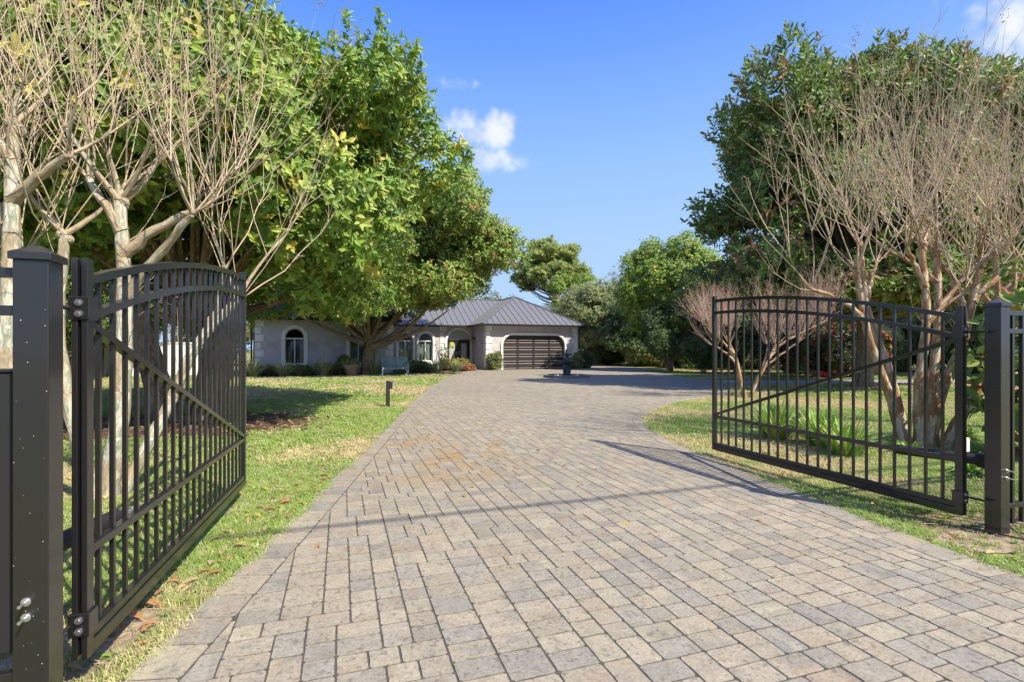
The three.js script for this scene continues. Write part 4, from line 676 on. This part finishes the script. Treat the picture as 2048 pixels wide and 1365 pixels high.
// ------------------------------------------------------------------ lawn, litter, beds
{
  const r = rng(81), inDrive = (X, Z) => inside(drivePoly, X, Z);
  const mulchAt = (X, Z) => ((X + 5.9) / 2.9) ** 2 + ((Z - 9.4) / 1.75) ** 2 + (noise2(X * 1.4, Z * 1.4, 9) - 0.5) * 0.9;
  const bedAt = (X, Z) => { const p = (X + 1.74) * 0.927 + (Z - 34.3) * 0.375, q = -(X + 1.74) * 0.375 + (Z - 34.3) * 0.927; const front = p < -6.3 ? -5.2 : -5.2 + (p + 6.3) * 0.35; return q > front && p > -15.5 && p < 0 && Z > 20; };
  const blade = (n, hgt, w, seed) => { const q = rng(seed), L = []; for (let i = 0; i < n; i++) { const h = hgt * (0.5 + q() * 0.7), a = q() * 6.28, b = 0.25 + q() * 0.9, x = (q() - 0.5) * 0.07, z = (q() - 0.5) * 0.07, dx = Math.cos(a), dz = Math.sin(a), px = -dz * w / 2, pz = dx * w / 2; const m = [x + dx * h * b * 0.35, h * 0.62, z + dz * h * b * 0.35], t = [x + dx * h * b, h * (1 - b * 0.35), z + dz * h * b]; L.push(x - px, 0, z - pz, x + px, 0, z + pz, m[0] + px * 0.8, m[1], m[2] + pz * 0.8, x - px, 0, z - pz, m[0] + px * 0.8, m[1], m[2] + pz * 0.8, m[0] - px * 0.8, m[1], m[2] - pz * 0.8, m[0] - px * 0.8, m[1], m[2] - pz * 0.8, m[0] + px * 0.8, m[1], m[2] + pz * 0.8, ...t); } return polyGeo(L); };
  const near = blade(13, 0.042, 0.0036, 1), mid = blade(14, 0.045, 0.006, 2), farB = blade(14, 0.05, 0.011, 3), weed = join(Array.from({ length: 7 }, (_, i) => leafShape(0.045, 0.022, 0.2, 0.2).rotateX(-0.5 - (i % 3) * 0.25).rotateY(i * 0.9)));
  const grassMat = new THREE.MeshPhysicalMaterial({ color: 0xffffff, roughness: 0.9, transmission: 0.3, thickness: 0, side: THREE.DoubleSide });
  const sets = { near: [], mid: [], far: [], weed: [] };
  const colour = (X, Z) => {
    let g = 0.55 * noise2(X * 0.55, Z * 0.55, 1) + 0.3 * noise2(X * 2.1, Z * 2.1, 2) + 0.15 * r();
    const nearMulch = smooth(3.2, 1.2, mulchAt(X, Z)) * 0.22; g += nearMulch + (X > 2.6 && Z < 6.6 ? 0.2 * smooth(6.6, 4.5, Z) : 0);  // grass turns greener around the mulch and near the right gate
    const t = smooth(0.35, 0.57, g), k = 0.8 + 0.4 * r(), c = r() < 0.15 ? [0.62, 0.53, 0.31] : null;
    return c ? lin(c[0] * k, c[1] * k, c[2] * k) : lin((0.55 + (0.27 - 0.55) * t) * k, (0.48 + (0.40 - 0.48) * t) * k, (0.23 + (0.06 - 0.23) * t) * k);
  };
  const add = (key, X, Z, s) => { sets[key].push({ p: W(X, Z, SOIL), d: V((r() - 0.5) * 0.35, 1, (r() - 0.5) * 0.35).normalize(), s: s * (0.7 + 0.6 * r()), c: colour(X, Z), spin: r() * 6.28 }); };
  const sow = (key, n, x0, x1, z0, z1, s) => { for (let i = 0; i < n; i++) { const X = rr(x0, x1, r), Z = rr(z0, z1, r); if (Math.abs(X) > Z * 1.06 + 0.8 || inDrive(X, Z) && Math.min(toEdge(leftEdge, X, Z)[0], toEdge(rightEdge, X, Z)[0]) > 0.025 + 0.03 * noise2(X * 5, Z * 5, 7) || mulchAt(X, Z) < 0.9 + (r() - 0.5) * 0.4 || bedAt(X, Z)) continue;
    const bare = X < -1.3 && X > -2.6 && Z < 2.75 || X > 3.05 && X < 4.6 && Z > 3.35 && Z < 4.35; if (bare && r() < 0.86) continue;
    if (X > 8 && Z > 19.8 + (X - 8) * 0.09 && Z < 23.2 + (X - 8) * 0.06) continue;
    add(key, X, Z, s); } };
  sow('near', 52000, -6.5, -1.4, 1.6, 6.2, 1); sow('near', 44000, 2.3, 7.5, 2.6, 7, 1);
  sow('mid', 62000, -15, -1.8, 6, 14.5, 1.25); sow('mid', 56000, 2.2, 15, 6.6, 15, 1.25);
  sow('far', 42000, -27, -2.6, 14.5, 27.5, 1.7); sow('far', 22000, 6, 24, 15, 28, 1.7); sow('far', 9000, 8, 30, 23, 33, 1.8);
  for (const [edge, sd] of [[leftEdge, -1], [rightEdge, 1]]) for (let i = 0; i < 9000; i++) { const k = Math.floor(r() * (edge.length - 1)), t = r(), [ax, az] = edge[k], [bx, bz] = edge[k + 1], X = ax + (bx - ax) * t, Z = az + (bz - az) * t; if (Z < 1.7 || Z > 15 || noise2(X * 3, Z * 3, 21) < 0.3) continue; const L = Math.hypot(bx - ax, bz - az), o = rr(-0.035, 0.09, r); add(Z < 6.5 ? 'near' : 'mid', X + sd * (bz - az) / L * o, Z - sd * (bx - ax) / L * o, 1.25); }   // tufts that lean over the edge of the paving
  for (let i = 0; i < 2600; i++) { const X = r() < 0.5 ? rr(-6, -1.5, r) : rr(2.4, 7, r), Z = rr(1.8, 8.5, r); if (inDrive(X, Z) || mulchAt(X, Z) < 1 || noise2(X * 1.8, Z * 1.8, 15) < 0.56) continue; sets.weed.push({ p: W(X, Z, SOIL + 0.008), d: UPV, s: 0.4 + r() * 0.6, c: lin(0.17 + r() * 0.06, 0.30 + r() * 0.1, 0.035), spin: r() * 6 }); }
  const lab = { near: 'short patchy grass beside the gate leaves', mid: 'short patchy grass in the middle of the lawns', far: 'short grass of the far lawn before the house', weed: 'small green broad-leaved weeds in the grass near the gate' };
  for (const [k, g] of [['near', near], ['mid', mid], ['far', farB], ['weed', weed]]) tag(scatter(k === 'weed' ? 'lawn_weeds' : 'lawn_grass', g, k === 'weed' ? M.leafDull : grassMat, sets[k], scene), lab[k], k === 'weed' ? 'weeds' : 'grass', null, 'stuff');
  // mulch and dry leaves under the big tree
  const outline = []; for (let i = 0; i < 48; i++) { const a = i / 48 * 6.2832; let k = 1; for (let s = 0.6; s < 1.5; s += 0.02) { const X = -5.9 + Math.cos(a) * 2.9 * s, Z = 9.4 + Math.sin(a) * 1.75 * s; if (mulchAt(X, Z) > 1) { k = s; break; } } outline.push([-5.9 + Math.cos(a) * 2.9 * k, 9.4 + Math.sin(a) * 1.75 * k]); }
  sheet('mulch_bed', outline, SOIL + 0.012, M.mulch, 0.9, 'structure', 'brown mulch and dry leaves under the large tree on the left', 'mulch');
  const dry = leafShape(0.11, 0.045, 0.35, 0.25), dl = [];
  for (let i = 0; i < 2300; i++) { const X = rr(-9.4, -2.4, r), Z = rr(7.2, 11.8, r); if (mulchAt(X, Z) > 1.05 + r() * 0.25 || inDrive(X, Z)) continue; dl.push({ p: W(X, Z, SOIL + 0.02 + r() * 0.02), d: V((r() - 0.5), 1.1, (r() - 0.5)).normalize(), s: 0.6 + r() * 0.7, c: pick(r, [[0.4, [0.22, 0.13, 0.075]], [0.3, [0.33, 0.22, 0.12]], [0.2, [0.13, 0.085, 0.06]], [0.1, [0.42, 0.36, 0.08]]]), spin: r() * 6 }); }
  tag(scatter('leaf_litter', dry, M.leafDull, dl, scene), 'dry brown leaves lying on the mulch under the large tree', 'leaves', null, 'stuff');
  // fallen leaves on lawn and pavers
  const fl = [];
  const drop = (n, x0, x1, z0, z1, pal, keep) => { for (let i = 0; i < n; i++) { const X = rr(x0, x1, r), Z = rr(z0, z1, r), on = inDrive(X, Z); if (keep && !keep(X, Z, on)) continue; fl.push({ p: W(X, Z, on ? 0.008 : SOIL + 0.035), d: V((r() - 0.5) * 0.5, 1, (r() - 0.5) * 0.5).normalize(), s: (on ? 0.35 : 0.5) + r() * 0.5, c: pick(r, pal), spin: r() * 6 }); } };
  const yel = [[0.4, [0.50, 0.42, 0.05]], [0.3, [0.36, 0.40, 0.07]], [0.3, [0.40, 0.22, 0.08]]], brn = [[0.6, [0.42, 0.20, 0.06]], [0.4, [0.45, 0.33, 0.17]]];
  drop(380, -5.5, -1.7, 3.5, 9, yel, (X, Z, on) => !on); drop(40, -2.3, 2.2, 3.5, 14, yel, (X, Z, on) => on && r() < (X < 0 ? 1 : 0.4)); drop(420, -2.6, -1.35, 1.7, 9, brn, (X, Z, on) => !on && toEdge(leftEdge, X, Z)[0] < 0.35); drop(90, 2.4, 5, 2.8, 8, brn, (X, Z, on) => !on); drop(3, -1.4, 2.4, 3, 6, brn); drop(120, -6, -2.4, 12, 24, brn, (X, Z, on) => !on && r() < 0.5);
  tag(scatter('fallen_leaves', dry, M.leafDull, fl, scene), 'scattered yellow and brown leaves fallen on lawn and pavers', 'leaves', null, 'stuff');
  const rp = []; for (let i = 0; i < 420; i++) { const X = rr(7.2, 12, r); rp.push({ p: W(X, 14.2 + (X - 8) * 0.1 + rr(-0.35, 0.5, r) * (0.5 + r()), SOIL + 0.04), d: UPV, s: 0.45 + r() * 0.4, c: pick(r, [[0.6, [0.50, 0.07, 0.05]], [0.4, [0.5, 0.2, 0.08]]]), spin: r() * 6 }); }
  tag(scatter('fallen_petals', dry, M.leafDull, rp, scene), 'line of fallen red petals on the grass behind the right gate leaf', 'petals', null, 'stuff');
  // bare sand with pine straw by both posts
  const blob = (cx, cz, a, b, rot = 0) => Array.from({ length: 30 }, (_, i) => { const t = i / 30 * 6.2832, k = 0.8 + 0.4 * noise2(Math.cos(t) * 1.5 + cx, Math.sin(t) * 1.5 + cz, 3), x = Math.cos(t) * a * k, z = Math.sin(t) * b * k; return [cx + x * Math.cos(rot) - z * Math.sin(rot), cz + x * Math.sin(rot) + z * Math.cos(rot)]; });
  sheet('sand_patch', blob(-1.83, 2.1, 0.42, 0.62), SOIL + 0.006, M.sand, 0.9, 'structure', 'bare sandy ground at the foot of the left gate post', 'sand');
  sheet('sand_patch', blob(3.75, 3.85, 0.75, 0.36, FA), SOIL + 0.006, M.sand, 0.9, 'structure', 'bare sandy ground at the foot of the right gate post', 'sand');
  const straw = tube([V(0, 0, -0.09), V(0.012, 0.006, 0), V(0, 0, 0.09)], [0.0013, 0.0015, 0.001], 3), sl = [];
  for (let i = 0; i < 900; i++) { const L = i % 2; const X = L ? rr(-2.4, -1.45, r) : rr(3.1, 4.5, r), Z = L ? rr(1.6, 2.75, r) : rr(3.45, 4.3, r); if (inDrive(X, Z)) continue; sl.push({ p: W(X, Z, SOIL + 0.012 + r() * 0.012), d: V((r() - 0.5) * 0.3, 1, (r() - 0.5) * 0.3).normalize(), s: 0.5 + r() * 0.8, c: pick(r, [[0.5, [0.36, 0.27, 0.17]], [0.5, [0.25, 0.17, 0.11]]]), spin: r() * 6 }); }
  tag(scatter('pine_straw', straw, std([1, 1, 1], 0.9), sl, scene), 'thin brown straw lying on the sand by the gate posts', 'straw', null, 'stuff');
  // house bed: mulch ground with a thin kerb
  const hp = (p, q) => [-1.74 + p * 0.927 - q * 0.375, 34.3 + p * 0.375 + q * 0.927];
  const bedFront = spline([[-15.2, -5.2], [-12, -5.2], [-9, -5.2], [-6.3, -5.1], [-4.2, -4.2], [-2.5, -3.4], [-1.5, -2.4], [-0.9, -1.0], [-1.1, 0.4], [-2.1, 1.7]].map(([p, q]) => hp(p, q)), 50);
  sheet('flower_bed', [...bedFront, hp(-2.2, 3.0), hp(-6.5, 3.0), hp(-6.5, -2.2), hp(-13.7, -2.2), hp(-15.2, -2.0)], -0.012, M.mulch, 0.7, 'structure', 'mulched flower bed along the front of the house', 'bed');
  const kp = bedFront.map(([x, z]) => W(x, z, 0.015)); const kerb = part('bed_edging', tube(kp, kp.map(() => 0.045), 6), M.stone, scene); tag(kerb, 'low stone edging between the lawn and the flower bed', 'edging');
}

// ------------------------------------------------------------------ planting in the beds
function clump(name, label, cat, X, Z, o) {      // arching strap leaves, each blade its own strip, joined
  const { n = 60, h = 0.45, w = 0.02, cols, spread = 0.8, seed, y = 0 } = o, r = rng(seed), g = thing(name, label, cat, W(X, Z, y), 0, o.group); const bands = cols.map(() => []);
  for (let i = 0; i < n; i++) { const a = r() * 6.28, L = h * (0.65 + r() * 0.6), b = (0.3 + r() * 0.9) * spread, dx = Math.cos(a), dz = Math.sin(a), px = -dz * w / 2, pz = dx * w / 2, P = [], rt = r() * h * 0.28; for (let k = 0; k <= 5; k++) { const t = k / 5; P.push([dx * (rt + L * b * t), L * (t * 1.25 - b * 0.75 * t * t), dz * (rt + L * b * t), k === 5 ? 0.05 : 1 - 0.4 * t]); }
    const out = bands[Math.floor(r() * cols.length)]; for (let k = 0; k < 5; k++) { const A = P[k], B = P[k + 1]; const q = (U, s) => [U[0] + px * s * U[3], Math.max(0.005, U[1]), U[2] + pz * s * U[3]]; out.push(...q(A, -1), ...q(A, 1), ...q(B, 1), ...q(A, -1), ...q(B, 1), ...q(B, -1)); } }
  bands.forEach((b, i) => { if (b.length) { const m = part('leaves', polyGeo(b), cols[i], g); m.userData.kind = 'stuff'; } });
  return g;
}
const blM = (c) => new THREE.MeshPhysicalMaterial({ color: lin(...c), roughness: 0.8, transmission: 0.3, thickness: 0, side: THREE.DoubleSide });
const strapGreen = [blM([0.20, 0.40, 0.04]), blM([0.28, 0.48, 0.06]), blM([0.36, 0.42, 0.11])], strapPale = [blM([0.34, 0.38, 0.16]), blM([0.48, 0.48, 0.26]), blM([0.20, 0.27, 0.09])];
clump('daylily_clump', 'left part of the bright green strap-leaved clump behind the right gate leaf', 'plant', 4.0, 7.75, { n: 260, h: 0.55, w: 0.028, cols: strapGreen, seed: 901, group: 'strap-leaved clumps', y: SOIL });
clump('daylily_clump', 'middle of the bright green strap-leaved clump behind the right gate leaf', 'plant', 4.35, 7.2, { n: 260, h: 0.52, w: 0.028, cols: strapGreen, seed: 902, group: 'strap-leaved clumps', y: SOIL });
clump('daylily_clump', 'right part of the bright green strap-leaved clump behind the right gate leaf', 'plant', 4.3, 6.6, { n: 220, h: 0.45, w: 0.026, cols: strapGreen, seed: 903, group: 'strap-leaved clumps', y: SOIL });
const hq = (p, q) => [-1.74 + p * 0.927 - q * 0.375, 34.3 + p * 0.375 + q * 0.927];
[[-13.6, 'first'], [-12.2, 'second'], [-10.4, 'third'], [-9.0, 'fourth'], [-7.8, 'fifth'], [-6.4, 'sixth'], [-4.3, 'seventh'], [-3.1, 'eighth']].forEach(([p, w], i) => { const [X, Z] = hq(p, p < -6.3 ? -4.6 : -4.5 + (p + 6.3) * 0.33); clump('variegated_clump', `${w} striped strap-leaved plant from the left along the bed edge`, 'plant', X, Z, { n: 110, h: i % 2 ? 0.72 : 0.88, w: 0.05, cols: strapPale, seed: 920 + i, group: 'striped plants along the bed edge' }); });
function bush(label, p, q, rad, pal, seed, o = {}) { const [X, Z] = o.world || hq(p, q); return leafyTree({ name: o.name || 'low_shrub', label, cat: 'shrub', at: W(X, Z, 0), rad, cy: rad[1] * 0.95, trunkR: 0.025, trunkH: rad[1] * 0.6, lobes: 34, lobeR: Math.min(...rad) * 0.42, n: Math.round((o.n || 700) * 1.5), geo: o.geo || GL.small, mat: M.leafDull, pal, seed, flat: 1, trunks: 3, limbR: 0.015, lower: -1, group: o.group === undefined ? 'low shrubs in the house bed' : o.group }); }
bush('dark low shrub at the left corner of the house', -13.2, -3.2, [0.7, 0.2, 0.5], PAL.hedge, 941);
bush('dark low shrub under the left house window', -11.6, -3.0, [0.9, 0.2, 0.5], PAL.oak, 942);
bush('green low shrub between the two left windows', -10.2, -3.3, [0.6, 0.25, 0.5], PAL.oak, 943);
bush('rounded shrub left of the terracotta planter', -9.2, -3.6, [0.4, 0.42, 0.4], PAL.oak, 944);
bush('low green shrub right of the bench', -5.2, -2.6, [0.6, 0.22, 0.5], PAL.oak, 945);
bush('dark shrub under the double window', -4.4, 1.4, [0.8, 0.25, 0.5], PAL.hedge, 946);
const flowerPal = [[0.34, [0.50, 0.42, 0.06]], [0.16, [0.45, 0.22, 0.07]], [0.5, [0.24, 0.29, 0.06]]];
bush('golden flowering shrub by the front step', -2.0, 0.6, [0.95, 0.3, 0.7], flowerPal, 947, { group: 'flowering shrubs by the front door', n: 1300 });
bush('orange flowering shrub at the front of the bed near the door', -1.6, -0.9, [0.45, 0.14, 0.4], [[0.6, [0.50, 0.19, 0.08]], [0.4, [0.17, 0.2, 0.05]]], 948, { group: 'flowering shrubs by the front door' });
bush('leafy climbing shrub on the left corner of the garage', 0.45, -0.45, [0.42, 0.6, 0.3], PAL.pale, 949, { n: 420, group: 'shrubs against the garage' });
bush('leafy shrub on the right corner of the garage', 6.6, -0.45, [0.4, 0.5, 0.3], PAL.pale, 950, { n: 380, group: 'shrubs against the garage' });
bush('bushy green shrub beside the garage downpipe', 7.8, 0.3, [0.45, 0.55, 0.4], PAL.hedge, 951, { n: 900, group: 'shrubs against the garage' });
{ // thin upright shrub with white blossom before the double window
  const [X, Z] = hq(-2.75, 1.0), r = rng(955), g = thing('white_blossom_shrub', 'thin upright shrub with white blossom between window and front door', 'shrub', W(X, Z, 0)); const st = [], pl = [], lf = [];
  for (let i = 0; i < 12; i++) { const d = rdir(r).multiplyScalar(0.35).add(V(0, 1, 0)).normalize(), e = d.clone().multiplyScalar(1.2 + r() * 0.8); st.push(tube(bez(V(0, 0, 0), V(e.x * 0.3, e.y * 0.5, e.z * 0.3), e, 4), [0.014, 0.012, 0.009, 0.006, 0.003], 4)); for (let k = 0; k < 10; k++) { const p = e.clone().multiplyScalar(0.35 + r() * 0.65).add(rdir(r).multiplyScalar(0.14)); (r() < 0.35 ? pl : lf).push({ p, d: rdir(r), s: 0.8 + r() * 0.7, spin: r() * 6, c: null }); } }
  for (let k = 0; k < 60; k++) pl.push({ p: rdir(r).multiplyScalar(0.3).add(V(0, 0.45, 0)), d: rdir(r), s: 1 + r(), spin: 0, c: null });
  part('stems', join(st), M.bark, g); scatter('blossom', whorl(5, 0.06, 0.05, 0.4, 9), std([0.75, 0.74, 0.76], 0.8), pl, g); scatter('leaves', whorl(5, 0.09, 0.045, 0.4, 10), blM([0.12, 0.19, 0.05]), lf, g);
}
[[5.2, 6.7, 'left of the trunks'], [6.1, 6.6, 'right of the trunks'], [5.0, 5.6, 'nearest the gate motor'], [6.9, 7.8, 'farthest right, by the young magnolia']].forEach(([X, Z, w], i) => clump('ground_cover', `low bright green ground cover under the bare tree, ${w}`, 'plant', X, Z, { n: 150, h: 0.2, w: 0.022, cols: strapGreen, spread: 1.3, seed: 1001 + i, group: 'low ground cover under the bare tree', y: SOIL }));
// young magnolia behind the right gate post, large leaves close to the camera
leafyTree({ name: 'young_magnolia', label: 'young magnolia with large glossy leaves behind the right gate post', cat: 'shrub', at: W(6.7, 6.6, SOIL), rad: [0.8, 0.85, 0.6], cy: 1.15, trunkR: 0.03, trunkH: 0.8, lobes: 20, lobeR: 0.42, n: 220, geo: whorl(7, 0.2, 0.085, 0.55, 14, 0.5), mat: M.leaf, pal: [[0.5, [0.14, 0.24, 0.035]], [0.25, [0.22, 0.29, 0.05]], [0.15, [0.30, 0.27, 0.05]], [0.1, [0.34, 0.15, 0.05]]], seed: 961, flat: 1, limbR: 0.02, lower: -1, group: null, trunks: 2 });
// brushy shrubs along the left boundary behind the fence
[[-8.6, 7.2, 'nearest'], [-11.5, 10.8, 'middle'], [-15, 15.2, 'farthest']].forEach(([X, Z, w], i) => bush(`${w} of the loose shrubs at the left boundary`, 0, 0, [1.6, 1.0, 1.2], PAL.oak, 970 + i, { world: [X - 1.5, Z], n: 2200, group: 'loose shrubs at the left boundary', name: 'boundary_shrub' }));

// ------------------------------------------------------------------ garden furniture and ornaments
{
  const f = thing('fountain', 'two-tiered dark stone fountain in a round kerb before the garage', 'fountain', W(2.72, 25.4, 0));
  const ring = []; for (let i = 0; i < 22; i++) { const a = i / 22 * 6.2832, s = new THREE.Shape(); const g = rbox(0, 0.055, 0, 0.31, 0.125, 0.16, 0.02).translate(0, 0, 1.06).rotateY(a); part('kerb_stone', g, M.stone, f); }
  part('gravel_bed', new THREE.CircleGeometry(1.02, 32).rotateX(-Math.PI / 2).translate(0, 0.05, 0), M.sand, f);
  const lathe = (pts) => new THREE.LatheGeometry(pts.map(([x, y]) => new THREE.Vector2(x, y)), 28);
  part('pedestal', lathe([[0, 0.03], [0.20, 0.03], [0.205, 0.09], [0.17, 0.14], [0.185, 0.2], [0.205, 0.28], [0.19, 0.38], [0.13, 0.5], [0.115, 0.58], [0.15, 0.62], [0.14, 0.66], [0, 0.66]]), M.teal, f);
  part('lower_bowl', lathe([[0.05, 0.64], [0.2, 0.66], [0.38, 0.71], [0.43, 0.755], [0.45, 0.79], [0.43, 0.80], [0.40, 0.775], [0.3, 0.735], [0.1, 0.71], [0, 0.71]]), M.teal, f);
  part('upper_stem', lathe([[0, 0.70], [0.13, 0.70], [0.15, 0.78], [0.17, 0.86], [0.13, 0.95], [0.075, 1.02], [0.07, 1.06], [0, 1.07]]), M.teal, f);
  part('upper_bowl', lathe([[0.03, 1.05], [0.13, 1.07], [0.21, 1.11], [0.235, 1.15], [0.22, 1.16], [0.18, 1.13], [0.05, 1.11], [0, 1.11]]), M.teal, f);
  part('finial', lathe([[0, 1.1], [0.07, 1.1], [0.06, 1.17], [0.085, 1.23], [0.05, 1.28], [0.06, 1.33], [0.03, 1.38], [0.018, 1.42], [0, 1.44]]), M.teal, f);
  for (const [x, z, s] of [[-0.5, 0.6, 0.085], [-0.38, 0.72, 0.06], [0.45, 0.62, 0.075], [-0.62, 0.4, 0.06], [0.3, 0.75, 0.05]]) tag(part('white_rock', new THREE.IcosahedronGeometry(s, 1).scale(1, 0.75, 0.9).translate(2.72 + x, 0.05 + s * 0.6, -25.4 + z), M.whiteStone, scene), `white rock inside the fountain kerb, ${x < -0.55 ? 'leftmost' : x < -0.45 ? 'largest, left of the pedestal' : x < 0 ? 'small, just left of the pedestal' : x > 0.4 ? 'right of the pedestal' : 'smallest, before the pedestal'}`, 'rock', 'white rocks in the fountain');
}
{
  const b = thing('bollard', 'short black post with a lamp box on the left lawn edge', 'bollard', W(-2.93, 12.1, SOIL), 0.25);
  part('post', rbox(0, 0.32, 0, 0.09, 0.66, 0.09, 0.006), M.blackMatt, b); part('lamp_box', rbox(0.075, 0.54, 0.01, 0.07, 0.17, 0.09, 0.006), M.blackMatt, b); part('lens', rbox(0.112, 0.53, 0.01, 0.006, 0.12, 0.06, 0.002), M.frost, b);
}
{
  const g = thing('bench', 'pale blue slatted garden bench beside the thick trunk', 'bench', W(-6.15, 26.9, 0), 0.33), L = 1.36;
  for (let i = 0; i < 15; i++) part('back_slat', rbox(-L / 2 + 0.07 + i * (L - 0.14) / 14, 0.70, -0.20, 0.062, 0.50, 0.02, 0.004), M.benchBlue, g);
  part('back_rail', [rbox(0, 0.93, -0.205, L, 0.06, 0.035), rbox(0, 0.48, -0.205, L, 0.06, 0.035)], M.benchBlue, g);
  for (let i = 0; i < 5; i++) part('seat_slat', rbox(0, 0.42, -0.15 + i * 0.1, L, 0.025, 0.085, 0.005), M.benchBlue, g);
  part('apron', rbox(0, 0.37, 0.27, L, 0.08, 0.025), M.benchBlue, g);
  for (const s of [-1, 1]) { part('leg', rbox(s * (L / 2 - 0.03), 0.30, 0.27, 0.06, 0.62, 0.06), M.benchBlue, g); part('leg', rbox(s * (L / 2 - 0.03), 0.46, -0.22, 0.06, 0.95, 0.06), M.benchBlue, g); part('arm_rest', rbox(s * (L / 2 - 0.03), 0.63, 0.04, 0.08, 0.03, 0.62), M.benchBlue, g); }
}
{
  const p = thing('planter', 'round terracotta planter with yellow green leaves left of the thick trunk', 'planter', W(-8.35, 26.6, 0));
  part('pot', new THREE.LatheGeometry([[0, 0], [0.22, 0], [0.28, 0.12], [0.36, 0.42], [0.4, 0.52], [0.42, 0.58], [0.38, 0.58], [0.34, 0.5], [0, 0.5]].map(([x, y]) => new THREE.Vector2(x, y)), 24), M.terracotta, p);
  const r = rng(981), pl = []; for (let i = 0; i < 130; i++) pl.push({ p: V((r() - 0.5) * 0.7, 0.52 + r() * 0.22, (r() - 0.5) * 0.7), d: rdir(r).add(V(0, 0.8, 0)).normalize(), s: 0.9 + r() * 0.6, c: pick(r, [[0.6, [0.36, 0.36, 0.08]], [0.4, [0.2, 0.26, 0.06]]]), spin: r() * 6 });
  scatter('leaves', whorl(6, 0.13, 0.035, 0.6, 15), M.leafDull, pl, p);
}
// left boundary: dark wire-and-picket fence, and a white garden wall by the house
{
  const g = thing('boundary_fence', 'dark metal fence along the far left side of the lawn', 'fence', W(-9.0, 4.5, SOIL), Math.atan2(1, -0.52)), L = 22;
  for (const y of [0.15, 1.15, 1.3]) part('rail', box(L / 2, y, 0, L, 0.03, 0.03), M.black, g);
  const r0 = []; let n = 0; for (let s = 0.06; s < L; s += 0.11) { if (s > 0.06 && n < 160) { part('picket', box(s, 0.7, 0, 0.018, 1.3, 0.018), M.black, g); n++; } else r0.push(box(s, 0.7, 0, 0.018, 1.3, 0.018)); }
  const m = part('picket_run', join(r0), M.black, g); m.userData.kind = 'stuff';
  for (let s = 0; s <= L; s += 2.2) part('post', box(s, 0.72, 0.0, 0.06, 1.48, 0.06), M.black, g);
}
{
  const g = thing('garden_wall', 'white rendered garden wall left of the house', 'wall', W(-15.1, 27.6, SOIL), 22 * Math.PI / 180);
  part('panel', planarUV(box(-3.0, 0.85, 0, 6.0, 1.7, 0.2), 0.5, 'x', 'y'), M.trim, g); part('coping', rbox(-3.0, 1.73, 0, 6.1, 0.07, 0.28, 0.01), M.trim, g);
}
renderer.render(scene, camera);
